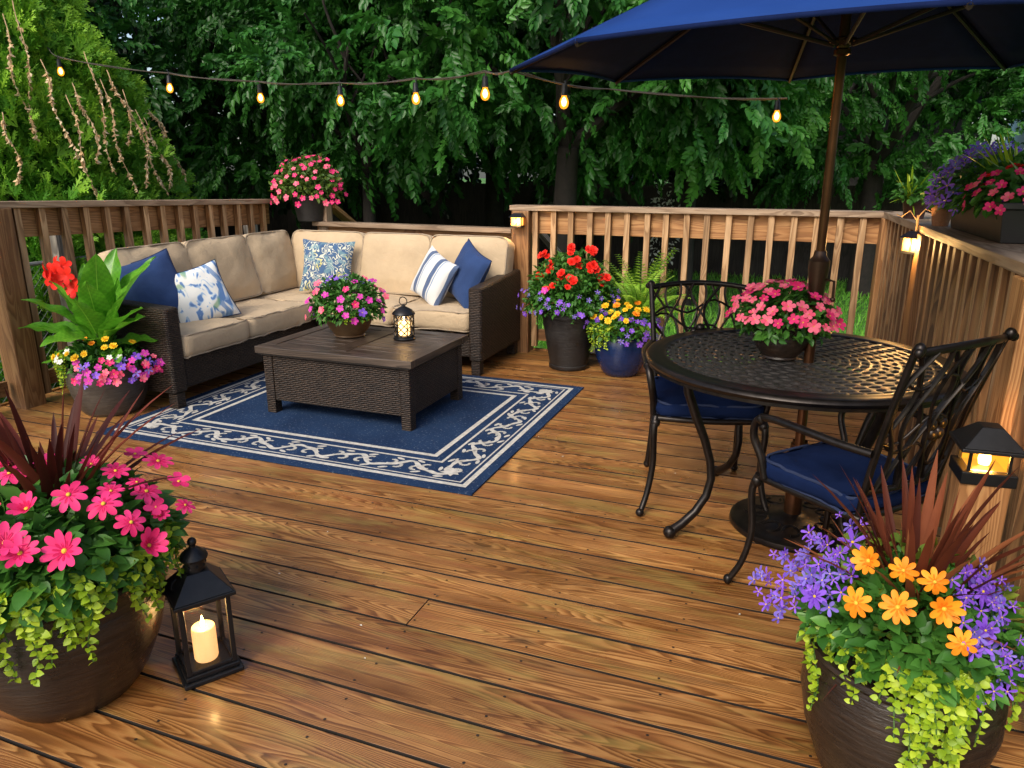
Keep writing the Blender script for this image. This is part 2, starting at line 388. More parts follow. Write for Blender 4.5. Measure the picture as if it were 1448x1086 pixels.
def np_mesh(name, chunks, mats, parent=None, smooth=True):
    """chunks: list of (V, faces array list, rnd per face, mat idx)"""
    VV = []; LI = []; LS = []; RR = []; MI = []; off = 0
    for (tv, tf, M, T, S, rn, mi) in chunks:
        if len(T) == 0: continue
        V, k, n = inst(tv, tf, M, T, S, rn)
        VV.append(V)
        lens = np.array([len(f) for f in tf]); flat = np.array([i for f in tf for i in f])
        LI.append((flat[None, :] + (np.arange(k)*n)[:, None]).ravel() + off)
        LS.append(np.tile(lens, k)); RR.append(np.repeat(rn, len(tf))); MI.append(np.full(k*len(tf), mi))
        off += len(V)
    V = np.concatenate(VV).astype('f'); LI = np.concatenate(LI).astype('i'); LS = np.concatenate(LS).astype('i')
    me = bpy.data.meshes.new(name); me.vertices.add(len(V)); me.vertices.foreach_set('co', V.ravel())
    me.loops.add(len(LI)); me.loops.foreach_set('vertex_index', LI)
    me.polygons.add(len(LS)); st = np.concatenate([[0], np.cumsum(LS)[:-1]]).astype('i')
    me.polygons.foreach_set('loop_start', st)
    for m in (mats if isinstance(mats, (list, tuple)) else [mats]): me.materials.append(m)
    me.polygons.foreach_set('material_index', np.concatenate(MI).astype('i'))
    me.update(calc_edges=True)
    at = me.attributes.new('rnd', 'FLOAT', 'FACE'); at.data.foreach_set('value', np.concatenate(RR).astype('f'))
    if smooth: me.shade_smooth()
    o = bpy.data.objects.new(name, me); C.objects.link(o)
    if parent is not None: o.parent = parent
    return o
def rs(seed): return np.random.RandomState(seed)

# ================================================================ SETTING
rng = random.Random(5)
# lawn, one sheet with gentle noise
def lawn():
    m = NT('lawn_ground'); o = m.obj()
    n = m.noise(o, 1.4, 5, .65); n2 = m.noise(o, 25, 3, .7)
    c = m.ramp(n, [(.3, (.05, .15, .018)), (.6, (.11, .31, .035)), (.8, (.18, .42, .055))])
    c = m.mix(m.ramp(n2, [(.35, .7), (.65, 0)]), c, (.012, .03, .006)); m.base(c); m.set(Roughness=.9); m.bump(n2, .9, .03)
    b = MB(); N = 60
    V = []; F = []
    xs = [-150+300*(i/N) for i in range(N+1)]
    def sp(t): return math.copysign(abs(t)**2.2, t)*160
    g = [sp(-1+2*i/N) for i in range(N+1)]
    for y in g:
        for x in g: V.append((x-1, y+6, -.55 + .06*mnoise.noise(Vector((x*.3, y*.3, 0)))))
    for j in range(N):
        for i in range(N): a = j*(N+1)+i; F.append((a, a+1, a+N+2, a+N+1))
    b.add(V, F); struct(b.build('lawn', m.m))
lawn()
def grass():
    r = rs(3); n = 26000
    X = r.uniform(-3.5, 3.6, n); Y = 6.0 + 9*r.rand(n)**1.4
    T = np.stack([X, Y, np.full(n, -.52)], 1)
    d = np.stack([r.normal(0, .35, n), r.normal(0, .35, n), np.ones(n)], 1)
    tv = np.array([(-.08,0,0),(.08,0,0),(.05,.55,.05),(-.05,.55,.05),(0,1,.22)]); tf = [(0,1,2,3),(3,2,4)]
    o = np_mesh('grass', [(tv, tf, frames(d, r.normal(0, 1, (n, 3))), T, r.uniform(.05, .12, n), r.rand(n), 0)],
                leafmat('grass_blade', (.06, .22, .02), (.15, .45, .04), (.28, .60, .08), .6, .4))
    struct(o, 'stuff', 'short green lawn grass seen between the balusters', 'grass')
grass()

# deck floor: boards along X with gaps, screws, on dark joists
def deck():
    b = MB(); pitch = .162; y = 1.807 - 16*pitch; k = 0
    sc_ = MB()
    while y < 5.52:
        w = pitch-.0095; yc = y+pitch/2
        if k in (16, 27): cuts = [rng.uniform(-3.2, -.2)]
        elif k % 6 == 1 and yc > 3: cuts = [rng.uniform(-3, 0)]
        else: cuts = []
        xs = [-4.5] + cuts + [.86]
        for a, c in zip(xs[:-1], xs[1:]):
            b.board((a+.0015, yc, -.019+rng.uniform(-.0008, .0008)), (c-.0015, yc, -.019), w, .038, rng=rng, side_mi=2)  # board sides take the dark joist colour to paint shade in the gaps
        for jx in np.arange(-4.3, .8, .405):
            for dy in (.032, pitch-.038):
                if rng.random() < .85:
                    xx, yy = jx+rng.uniform(-.012, .012), y+dy+rng.uniform(-.004, .004)
                    r = .0042
                    V = [(xx+r*math.cos(t*PI/4), yy+r*math.sin(t*PI/4), .0012) for t in range(8)]
                    b.add(V, [tuple(range(8))], [[(0, 0)]*8], 1)
        y += pitch; k += 1
    b.box(-4.5, .86, -.79, y-.02, -.16, -.042, 2)
    b.board((-4.5, y+.005, -.09), (.86, y+.005, -.09), .028, .20, rng=rng)
    b.board((-4.52, -.7, -.09), (-4.52, y, -.09), .028, .20, rng=rng)
    b.board((.88, -.7, -.09), (.88, y, -.09), .028, .20, rng=rng)
    o = b.build('deck_floor', [DECK, plain('screw_head', (.05, .04, .035), .4, .6), plain('joist_and_gap_shade', (.012, .008, .005), .95)], smooth=False, bevel=.0015)
    struct(o)
deck()

# fallen petals and debris on the deck
def debris():
    r = rs(8); n = 80
    X = r.uniform(-3.2, .4, n); Y = 1.0+4.2*r.rand(n)
    T = np.stack([X, Y, np.full(n, .003)], 1); tv, tf = leaf_t(.4, 1, .1, .2)
    a = r.uniform(0, 6.28, n); d = np.stack([np.cos(a), np.sin(a), np.zeros(n)], 1)
    M = frames(d, np.tile([0, 0, 1.], (n, 1)))
    h = n*2//3
    o = np_mesh('fallen_petals', [(tv, tf, M[:h], T[:h], r.uniform(.005, .011, h), r.rand(h), 0), (tv, tf, M[h:], T[h:], r.uniform(.006, .014, n-h), r.rand(n-h), 1)],
                [WHITE, plain('dry_leaf_bits', (.10, .05, .02), .8)])
    struct(o, 'stuff', 'tiny fallen petals and leaf bits scattered on the wet deck', 'petals')
debris()

# ---------------------------------------------------------------- railings
def railing(label, p0, p1, h, side, n_bal, fascia=.17, posts=(0, 1), capw=.14, bal=.042, post=.14, skip_bal=(), inner=1, cap_over=(0,0), base_z=0.0, low=True):
    """p0->p1 line of balusters; side = +1/-1 outward perpendicular (rotated left of the direction)"""
    p0 = Vector((*p0, 0)); p1 = Vector((*p1, 0)); a = (p1-p0); L = a.length; a.normalize()
    out = Vector((-a.y, a.x, 0))*side
    h0, h1 = h if isinstance(h, tuple) else (h, h); hh = lambda s_: h0+(h1-h0)*s_/L
    t = thing('deck_railing', label, 'railing', p0)
    def add(name, b, m=RAILW, bev=.003): return b.build(name, m, t, bevel=bev, smooth=False)
    Z = Vector((0,0,1))
    b = MB(); co = out*(capw/2-.04); b.board(a*(-cap_over[0])+co+Z*(hh(-cap_over[0])-.019), a*(L+cap_over[1])+co+Z*(hh(L+cap_over[1])-.019), capw, .038, rng=rng); add('cap_rail', b, CAPW)
    b = MB(); b.board(out*.042+Z*(h0-.04-fascia/2), a*L+out*.042+Z*(h1-.04-fascia/2), fascia, .036, up=out, rng=rng); add('top_rail', b)
    if low:
        b = MB(); b.board(out*.042+Z*(.135), a*L+out*.042+Z*(.135), .09, .036, up=out, rng=rng); add('bottom_rail', b)
    for q in posts:
        b = MB(); c = a*(L*q if q <= 1 else q)
        b.board(c+out*.02+Z*(-.5), c+out*.02+Z*(hh(L*q)-.039), post, post, up=out, rng=rng); add('post', b, bev=.006)
    for i in range(n_bal):
        if i in skip_bal: continue
        s_ = L*(i+.75)/(n_bal+.5)
        b = MB(); c = a*s_ + Vector((rng.uniform(-.003, .003), 0, 0))
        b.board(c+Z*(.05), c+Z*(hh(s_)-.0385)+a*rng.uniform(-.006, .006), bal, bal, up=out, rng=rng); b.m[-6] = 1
        add('baluster', b, [RAIL_SHADED, RAIL_LIT], bev=.003)
    return t
railing('long wooden railing along the left edge behind the sofa and the red canna pot', (-4.35, 3.0), (-4.35, 5.42), (1.225, 1.155), 1, 15, posts=(0,), cap_over=(1.0, .05))
# continuation towards the camera on the left, only its first boards show
railing('short wooden railing left of the big post at the left edge', (-4.35, 1.9), (-4.35, 2.9), (1.20, 1.20), 1, 6, posts=(), cap_over=(0, -.12))
railing('wooden railing across the back, from the lit post to the right corner', (-2.03, 5.45), (.46, 5.45), 1.14, 1, 17, posts=(0,), cap_over=(.09, .06))
tr = railing('right hand railing with closely spaced boards under the flower box', (.50, 5.42), (.72, .9), 1.14, 1, 34, posts=(0, .29, .64), capw=.25, bal=.042, fascia=.13, cap_over=(.10, .2))
# lower middle railing with solid planks behind the sofa
def low_rail():
    t = thing('plank_railing', 'lower railing with solid weathered planks behind the back of the sofa', 'railing', (-4.2, 5.5, 0))
    b = MB(); b.board((.25, 0, .955), (2.08, 0, .945), .12, .036, rng=rng); b.build('cap_rail', CAPW, t, .003, False)
    b = MB(); b.board((.25, .03, .90), (2.08, .03, .89), .07, .034, up=(0, 1, 0), rng=rng); b.build('top_rail', RAILW, t, .003, False)
    for i in range(15):
        b = MB(); x = .28+i*.125; b.board((x, .065, -.3), (x, .065, .84), .115, .022, up=(0, 1, 0), rng=rng)
        b.build('plank', GREYW if i % 3 else RAILW, t, .003, False)
    for x in (.32,):
        b = MB(); b.board((x, .04, -.4), (x, .04, 1.115), .09, .09, up=(0, 1, 0), rng=rng); b.build('post', CAPW, t, .004, False)
low_rail()
def stair_rail(lab, a, b_, c):
    t = thing('stair_rail', lab, 'stair rail', a); q = Vector(b_)-Vector(a)
    m = MB(); m.board((0, 0, 0), q, .10, .035, rng=rng); m.build('handrail', c, t, .003, False)
    m = MB(); m.board(q*.98+Vector((0, 0, -.02)), q*.98+Vector((0, 0, -1.2)), .08, .08, up=(0, 1, 0), rng=rng); m.build('post', c, t, .003, False)
stair_rail('sloping handrail of the stairs beside the pink corner flowers', (-3.86, 5.60, 1.10), (-3.86, 6.6, .55), RAILW)
stair_rail('pale weathered sloping handrail seen through the balusters near the lit post', (-2.1, 5.75, 1.04), (-1.65, 6.3, .30), GREYW)

# ---------------------------------------------------------------- lamps
def plight(name, loc, w, col=(1, .58, .2), r=.02, parent=None):
    d = bpy.data.lights.new(name, 'POINT'); d.energy = w; d.color = col; d.shadow_soft_size = r
    o = bpy.data.objects.new(name, d); C.objects.link(o); o.location = loc
    if parent is not None: o.parent = parent
def pyramid(b, hw, z0, z1, top=.0, mi=0, ridge=0):
    V = [(-hw,-hw,z0),(hw,-hw,z0),(hw,hw,z0),(-hw,hw,z0),(-top,-top,z1),(top,-top,z1),(top,top,z1),(-top,top,z1)]
    b.add(V, [(3,2,1,0),(0,1,5,4),(1,2,6,5),(2,3,7,6),(3,0,4,7),(4,5,6,7)], None, mi)
def post_cap():
    # newel post with solar cap lamp (near right)
    x, y, h = .505, 2.17, .625
    t = thing('newel_post', 'short wooden post with a lit cap lamp beside the right railing', 'post', (x, y, 0))
    b = MB(); b.board((0, 0, -.1), (0, 0, h), .118, .118, up=(0, 1, 0), rng=rng); b.build('post', RAILW, t, .005, False)
    t = thing('post_cap_lamp', 'square black lamp with pyramid roof glowing on the short wooden post', 'lamp', (x, y, h+.001+.0), R(4)); t.scale = (.70, .70, .78)
    b = MB(); b.box(-.092, .092, -.092, .092, -.022, .022); b.build('collar', BLACK, t, .004, False)
    b = MB(); hw = .066
    for sx, sy in ((-1,-1),(1,-1),(1,1),(-1,1)): b.box(sx*hw-.005, sx*hw+.005, sy*hw-.005, sy*hw+.005, .022, .092)
    b.build('corner_bar', BLACK, t)
    b = MB(); b.lathe([(.001, .026), (.018, .028), (.022, .045), (.018, .07), (.001, .078)], 16); b.build('bulb', FIL, t)
    b = MB(); h2 = .060
    b.add([(-h2,-h2,.024),(h2,-h2,.024),(h2,h2,.024),(-h2,h2,.024),(-h2,-h2,.09),(h2,-h2,.09),(h2,h2,.09),(-h2,h2,.09)], [(0,1,5,4),(1,2,6,5),(2,3,7,6),(3,0,4,7)])
    m = NT('amber_lamp_glass'); tr_ = m.n('ShaderNodeBsdfTransparent'); tr_.inputs[0].default_value = (1, .72, .28, 1)
    e = m.n('ShaderNodeEmission'); e.inputs[0].default_value = (1, .36, .03, 1); e.inputs[1].default_value = 1.3
    mx = m.n('ShaderNodeMixShader'); mx.inputs[0].default_value = .5; m.l(tr_.outputs[0], mx.inputs[1]); m.l(e.outputs[0], mx.inputs[2]); m.l(mx.outputs[0], m.t.nodes['Material Output'].inputs[0])
    b.build('glass', m.m, t, smooth=False)
    b = MB(); pyramid(b, .108, .093, .106, .106); pyramid(b, .100, .1065, .168, .035); b.build('roof', BLACK, t, .003, False)
    plight('lamp_light', (0, 0, .055), 8, r=.02, parent=t)
    return m.m
AMBER = post_cap()
def wall_lamp(label, loc, rz, s=1.0, hang=False, w=1.2):
    t = thing('wall_lamp', label, 'lamp', loc, rz)   # faces local -Y, back at y=0
    b = MB(); b.box(-.045*s, .045*s, -.075*s, -.002, -.05*s, -.035*s); b.build('base', BLACK, t, .002, False)
    b = MB(); b.box(-.038*s, .038*s, -.066*s, -.012*s, -.034*s, .024*s); b.build('glass', LAMPG, t, smooth=False)
    b = MB()
    for x in (-.041, .0, .041): b.box(x*s-.003*s, x*s+.003*s, -.0725*s, -.0665*s, -.035*s, .024*s)
    b.build('corner_bar', BLACK, t, smooth=False)
    b = MB()
    V = [(-.055*s,-.085*s,.025*s),(.055*s,-.085*s,.025*s),(.055*s,-.001,.025*s),(-.055*s,-.001,.025*s),(-.03*s,-.05*s,.055*s),(.03*s,-.05*s,.055*s),(.03*s,-.002,.055*s),(-.03*s,-.002,.055*s)]
    b.add(V, [(3,2,1,0),(0,1,5,4),(1,2,6,5),(2,3,7,6),(3,0,4,7),(4,5,6,7)]); b.build('roof', BLACK, t, .001, False)
    if hang:
        b = MB(); b.tube([(0, -.04*s, .055*s), (0, -.04*s, .13*s)], .006*s); b.tube([(0, -.04*s, .10*s), (-.03*s, -.06*s, .15*s), (-.07*s, -.06*s, .12*s), (-.10*s, -.05*s, .13*s)], .0028*s)
        b.tube([(0, -.04*s, .12*s), (.03*s, -.04*s, .16*s), (.07*s, -.03*s, .14*s)], .0028*s); b.build('hanger', STRAW, t)
    plight('lamp_light', (0, -.10*s, -.005), w, parent=t, r=.02)
wall_lamp('small lit lamp on the post at the right end of the low railing', (-2.035, 5.397, 1.03), 0, 1.0, w=2.0)
wall_lamp('small lit lamp hung by twine on the corner of the right railing', (.535, 4.22, 1.05), R(-38), 1.05, True, w=3.6)

# ---------------------------------------------------------------- soft things
def rr(u, v, w, d, rad):
    """map (-1..1)^2 to rounded rectangle"""
    x, y = u*w/2, v*d/2; ix, iy = w/2-rad, d/2-rad
    ax, ay = abs(x)-ix, abs(y)-iy
    if ax > 0 and ay > 0:
        m = max(ax, ay); l = math.hypot(ax, ay)
        if l > 1e-9: ax, ay = ax*m/l, ay*m/l
        x = math.copysign(ix+ax, x); y = math.copysign(iy+ay, y)
    return x, y
def cushion(w, d, h, puff=.03, rad=.05, n=14, seed=0, sag=0.0):
    """box cushion centred at origin, thickness h along z. returns body MB and piping MB"""
    b = MB(); V = []; F = []; U = []
    def prof(u, v): return (1-abs(u)**3.2)*(1-abs(v)**3.2)
    def wr(x, y, s): return .008*mnoise.noise(Vector((x*4+seed*7, y*4, s*3)))+.005*mnoise.noise(Vector((x*11+seed, y*11, s)))-.012*max(0, .12-abs(mnoise.noise(Vector((x*6+seed*3, y*6, s*2)))))/.12
    grid = [-1+2*i/n for i in range(n+1)]; grid = [math.copysign(abs(g)**.8, g) for g in grid]
    for s_ in (1, -1):
        o = len(V)
        for v in grid:
            for u in grid:
                x, y = rr(u, v, w-.012, d-.012, rad); V.append((x, y, s_*(h/2 + puff*prof(u, v)) + wr(x, y, s_)))
        for j in range(n):
            for i in range(n):
                a = o+j*(n+1)+i; q = (a, a+1, a+n+2, a+n+1); q = q if s_ > 0 else q[::-1]
                F.append(q); U.append([(V[k][0], V[k][1]) for k in q])
    # side band
    loop = [(u, -1) for u in grid[:-1]] + [(1, v) for v in grid[:-1]] + [(u, 1) for u in grid[:0:-1]] + [(-1, v) for v in grid[:0:-1]]
    P = [rr(u, v, w, d, rad) for u, v in loop]; K = len(P); o = len(V); rows = [-.5, -.44, -.2, 0.05, .3, .44, .5]
    for r_ in rows:
        bl = .010*(1-(abs(r_)*2)**4)
        for (x, y) in P:
            l = math.hypot(x/w, y/d)*2; k = 1+bl/max(w, d)*2 - (.012/w if abs(r_) == .5 else 0)
            V.append((x*k, y*k, r_*h + wr(x, y, r_)))
    for a in range(len(rows)-1):
        for i in range(K):
            j = (i+1) % K; q = (o+a*K+i, o+a*K+j, o+(a+1)*K+j, o+(a+1)*K+i); F.append(q)
            U.append([(i*.03, r*h) for r in (rows[a],)*2 + (rows[a+1],)*2])
    b.add(V, F, U)
    p = MB()
    for s_ in (1, -1):
        pts = [(x*1.002, y*1.002, s_*h/2*.97+wr(x, y, 0)) for x, y in P]; pts.append(pts[0]); p.tube(pts, .0052, 6, cap=False)
    return b, p
def add_cushion(parent, name, w, d, h, loc, rot, mat, pmat, **k):
    b, p = cushion(w, d, h, **k)
    o = b.build(name, mat, parent, ang=75); o.location = loc; o.rotation_euler = rot
    p.build('piping', pmat, o); return o

def sofa():
    t = thing('sectional_sofa', 'dark wicker L shaped sofa with beige cushions around the coffee table', 'sofa', (-4.2, 5.4, 0))
    X = lambda x: x+4.2
    Y = lambda y: y-5.4
    def bx(name, x0, x1, y0, y1, z0, z1, m=WICK, bev=.012):
        b = MB(); b.box(X(x0), X(x1), Y(y0), Y(y1), z0, z1); return b.build(name, m, t, bev)
    bx('base', -4.10, -3.44, 3.36, 4.70, .11, .30); bx('base', -4.10, -2.13, 4.70, 5.33, .108, .302)
    bx('backrest', -4.20, -4.11, 3.36, 5.40, .11, .79); bx('backrest', -4.108, -2.13, 5.31, 5.40, .11, .79)
    # near arm, and right arm with a sloping top
    def arm(x0, x1, y0, y1, zf, zb, axis):
        b = MB(); x0, x1, y0, y1 = X(x0), X(x1), Y(y0), Y(y1)
        zz = {(0,0):0,(1,0):0,(1,1):0,(0,1):0}
        if axis == 'y': tz = [zf, zf, zb, zb]
        else: tz = [zb, zf, zf, zb]
        V = [(x0,y0,.10),(x1,y0,.10),(x1,y1,.10),(x0,y1,.10),(x0,y0,tz[0]),(x1,y0,tz[1]),(x1,y1,tz[2]),(x0,y1,tz[3])]
        b.add(V, [(0,3,2,1),(4,5,6,7),(0,1,5,4),(1,2,6,5),(2,3,7,6),(3,0,4,7)]); b.build('arm', WICK, t, .018)
    arm(-4.20, -3.42, 3.24, 3.35, .62, .66, 'x'); arm(-2.12, -2.02, 4.62, 5.40, .62, .665, 'y')
    for (x, y) in ((-4.15, 3.29), (-3.455, 3.285), (-2.07, 4.66), (-2.07, 5.34), (-4.14, 5.34), (-3.45, 4.70)):
        b = MB(); b.box(X(x)-.034, X(x)+.034, Y(y)-.034, Y(y)+.034, 0, .10); b.build('leg', WICK, t, .005)
    def seat(x0, x1, y0, y1, s): add_cushion(t, 'seat_cushion', x1-x0-.006, y1-y0-.006, .135, (X((x0+x1)/2), Y((y0+y1)/2), .372), (0,0,0), BEIGE, PIPE_B, puff=.018, rad=.045, seed=s)
    seat(-4.0, -3.41, 3.355, 3.93, 1); seat(-4.0, -3.41, 3.935, 4.63, 2); seat(-4.0, -3.41, 4.635, 5.22, 3)
    seat(-3.405, -2.745, 4.64, 5.22, 4); seat(-2.74, -2.13, 4.64, 5.22, 5)
    # backs: width along the run, height .46
    def backL(y0, y1, s): add_cushion(t, 'back_cushion', y1-y0+.01, .47, .15, (X(-4.02), Y((y0+y1)/2), .675), (R(74), 0, R(90)), BEIGE, PIPE_B, puff=.045, rad=.06, seed=s)
    backL(3.42, 4.04, 6); backL(4.045, 4.66, 7); backL(4.665, 5.18, 8)
    def backB(x0, x1, s): add_cushion(t, 'back_cushion', x1-x0+.01, .47, .15, (X((x0+x1)/2), Y(5.225), .672), (R(75), 0, 0), BEIGE, PIPE_B, puff=.045, rad=.06, seed=s)
    backB(-3.98, -3.30, 9); backB(-3.295, -2.70, 10); backB(-2.695, -2.06, 11)
sofa()

def throw(label, size, T, loc, rot, mat, pmat=None, seed=0):
    b = MB(); n = 22; V = []; F = []; U = []; w = size
    for s_ in (1, -1):
        o = len(V)
        for j in range(n+1):
            for i in range(n+1):
                u, v = -1+2*i/n, -1+2*j/n
                x = w/2*u*(1-.10*(1-v*v)**1.2*abs(u)**2); y = w/2*v*(1-.10*(1-u*u)**1.2*abs(v)**2)
                k = max(0, (1-u**2)*(1-v**2))
                z = s_*T/2*k**.42*(1+.05*mnoise.noise(Vector((u*2+seed, v*2, s_))))
                if k > 0: z += .005*mnoise.noise(Vector((x*14+seed, y*14, s_*5)))*min(1, k*5)
                # drooping body
                V.append((x, y, z))
        for j in range(n):
            for i in range(n):
                a = o+j*(n+1)+i; q = (a, a+1, a+n+2, a+n+1); q = q if s_ > 0 else q[::-1]
                F.append(q); U.append([(V[k][0], V[k][1]) for k in q])
    b.add(V, F, U)
    o = b.build('throw_pillow', mat, ang=80); o.location = loc
    az, lean, roll = rot; o.rotation_mode = 'QUATERNION'
    o.rotation_quaternion = (Matrix.Rotation(R(az), 4, 'Z') @ Matrix.Rotation(R(lean), 4, 'X') @ Matrix.Rotation(R(roll), 4, 'Z')).to_quaternion()
    tag(o, label, 'pillow')
    if pmat:
        g = [(-1+2*i/n) for i in range(n)]
        loop = [(u, -1) for u in g]+[(1, v) for v in g]+[(-u, 1) for u in g]+[(-1, -v) for v in g]
        pts = []
        for u, v in loop:
            x = w/2*u*(1-.10*(1-v*v)**1.2*abs(u)**2); y = w/2*v*(1-.10*(1-u*u)**1.2*abs(v)**2); pts.append((x, y, 0))
        pts.append(pts[0]); p = MB(); p.tube(pts, .004, 6, cap=False); p.build('piping', pmat, o)
    return o
def stripes():
    m = NT('striped_fabric'); _, u, v = m.uv()
    f = m.math('FRACT', m.math('ADD', m.math('MULTIPLY', u, 7.2), .12))
    c = m.ramp(f, [(0, (.62, .62, .60)), (.30, (.03, .07, .17)), (.58, (.60, .60, .58)), (.66, (.16, .27, .42)), (.72, (.62, .62, .60))], 'CONSTANT')
    n = m.noise(m.obj(), 120, 2); c = m.mix(m.math('MULTIPLY', n, .2), c, (.4, .42, .45)); m.base(c); m.set(Roughness=.9, Sheen_Weight=.2)
    m.bump(m.noise(m.obj(), 9, 3), .5, .01); return m.m
def floral():
    m = NT('blue_floral_fabric'); uvv, u, v = m.uv()
    w = m.noise(uvv, 9, 2, .5); w2 = m.noise(m.comb(v, u, 4), 9, 2, .5)
    p = m.comb(m.math('ADD', u, m.math('MULTIPLY', w, .10)), m.math('ADD', v, m.math('MULTIPLY', w2, .10)), 0)
    d1 = m.vor(p, 17, 'DISTANCE_TO_EDGE'); big = m.noise(m.comb(u, v, 9), 11, 1)
    st = m.math('SINE', m.math('MULTIPLY', m.noise(p, 17, 1), 48))
    c = m.mix(m.ramp(st, [(.38, 0), (.5, 1)]), (.045, .10, .20), (.60, .60, .48))
    c = m.mix(m.ramp(big, [(.38, 1), (.46, 0)], ), c, (.05, .11, .22))
    y = m.ramp(m.noise(m.comb(u, v, 20), 9, 1), [(.60, 0), (.66, 1)])
    c = m.mix(m.math('MULTIPLY', y, m.ramp(st, [(.38, 0), (.5, 1)])), c, (.55, .50, .14))
    gr = m.ramp(m.noise(m.comb(u, v, 31), 12, 1), [(.55, 0), (.6, 1)])
    c = m.mix(m.math('MULTIPLY', gr, .6), c, (.16, .30, .33)); m.base(c); m.set(Roughness=.9); return m.m
def birdy():
    m = NT('white_floral_fabric'); uvv, u, v = m.uv()
    w = m.noise(m.comb(m.math('MULTIPLY', u, 1.8), v, 2), 9, 2, .5, .8)
    c = m.ramp(w, [(.0, (.10, .20, .42)), (.36, (.10, .20, .42)), (.40, (.35, .48, .62)), (.43, (.70, .70, .66)), (.58, (.70, .70, .66)), (.61, (.30, .45, .64)), (.65, (.10, .20, .42))])
    sx = m.math('SINE', m.math('ADD', m.math('MULTIPLY', u, 60), m.math('MULTIPLY', m.noise(uvv, 5, 1), 14)))
    band = m.ramp(u, [(.05, 0), (.09, 1)]); c = m.mix(m.math('MULTIPLY', band, m.ramp(sx, [(.55, 0), (.7, .8)])), c, (.09, .20, .40))
    g = m.ramp(m.noise(m.comb(u, v, 14), 8, 1), [(.66, 0), (.70, 1)]); c = m.mix(m.math('MULTIPLY', g, .7), c, (.16, .32, .12))
    m.base(c); m.set(Roughness=.9); m.bump(m.noise(m.obj(), 10, 3), .5, .01); return m.m
# rotations: stand (90), lean back, turn about z
throw('plain navy throw pillow leaning in the left corner of the sofa by the arm', .44, .17, (-3.86, 3.58, .66), (66, 66, 14), NAVY, PIPE_N, 1)
throw('white throw pillow with blue and green floral print beside the left navy pillow', .40, .15, (-3.69, 3.80, .60), (58, 66, 13), birdy(), PIPE_N, 2)
throw('blue throw pillow with cream leaf pattern in the inner corner of the sofa', .42, .14, (-3.50, 4.98, .665), (20, 72, -3), floral(), None, 3)
throw('blue and white striped throw pillow beside the right navy pillow', .38, .15, (-2.52, 4.90, .63), (-24, 70, -20), stripes(), None, 4)
throw('plain navy throw pillow leaning against the right arm of the sofa', .42, .16, (-2.26, 4.93, .66), (-36, 70, -18), NAVY, PIPE_N, 5)

def coffee_table():
    x0, x1, y0, y1 = -2.92, -1.89, 3.38, 4.12
    t = thing('coffee_table', 'low square dark wicker table with slatted wooden top on the blue rug', 'table', (x0, y0, 0)); w, d = x1-x0, y1-y0
    zs = .415
    def pan(x0, x1, y0, y1, z0, z1, name='side_panel', m=WICK, bev=.008): b = MB(); b.box(x0, x1, y0, y1, z0, z1); b.build(name, m, t, bev)
    i = .03
    pan(i+.06, w-i-.06, i+.006, i+.03, .085, .372); pan(i+.06, w-i-.06, d-i-.03, d-i-.006, .085, .372)
    pan(i+.006, i+.03, i+.06, d-i-.06, .085, .372); pan(w-i-.03, w-i-.006, i+.06, d-i-.06, .085, .372)
    for x in (i, w-i-.062):
        for y in (i, d-i-.062): pan(x, x+.062, y, y+.062, 0, .374, 'leg', WICK, .006)
    # top: frame + inner slats, each plank grooved
    b = MB(); fw = .085
    th = .04; zc = zs-th/2
    b.board((0, fw/2, zc), (w, fw/2, zc), fw-.003, th, rng=rng); b.board((0, d-fw/2, zc), (w, d-fw/2, zc), fw-.003, th, rng=rng)
    b.board((fw/2, fw, zc), (fw/2, d-fw, zc), fw-.003, th, rng=rng); b.board((w-fw/2, fw, zc), (w-fw/2, d-fw, zc), fw-.003, th, rng=rng)
    k = 0; yy = fw
    n = 7; pw = (d-2*fw)/n
    xm = w*.5
    for j in range(n):
        yc = fw+pw*(j+.5); b.board((fw+.002, yc, zc-.001), (xm-.055, yc, zc-.001), pw-.004, th-.004, rng=rng); b.board((xm+.055, yc, zc-.001), (w-fw-.002, yc, zc-.001), pw-.004, th-.004, rng=rng)
    b.board((xm, fw+.002, zc), (xm, d-fw-.002, zc), .104, th, rng=rng)
    b.build('tabletop', TABLEW, t, .003, False)
    pan(.012, w-.012, .012, d-.012, .366, .3745, 'top_support', plain('dark_underframe', (.012, .009, .007), .7), 0)
coffee_table()

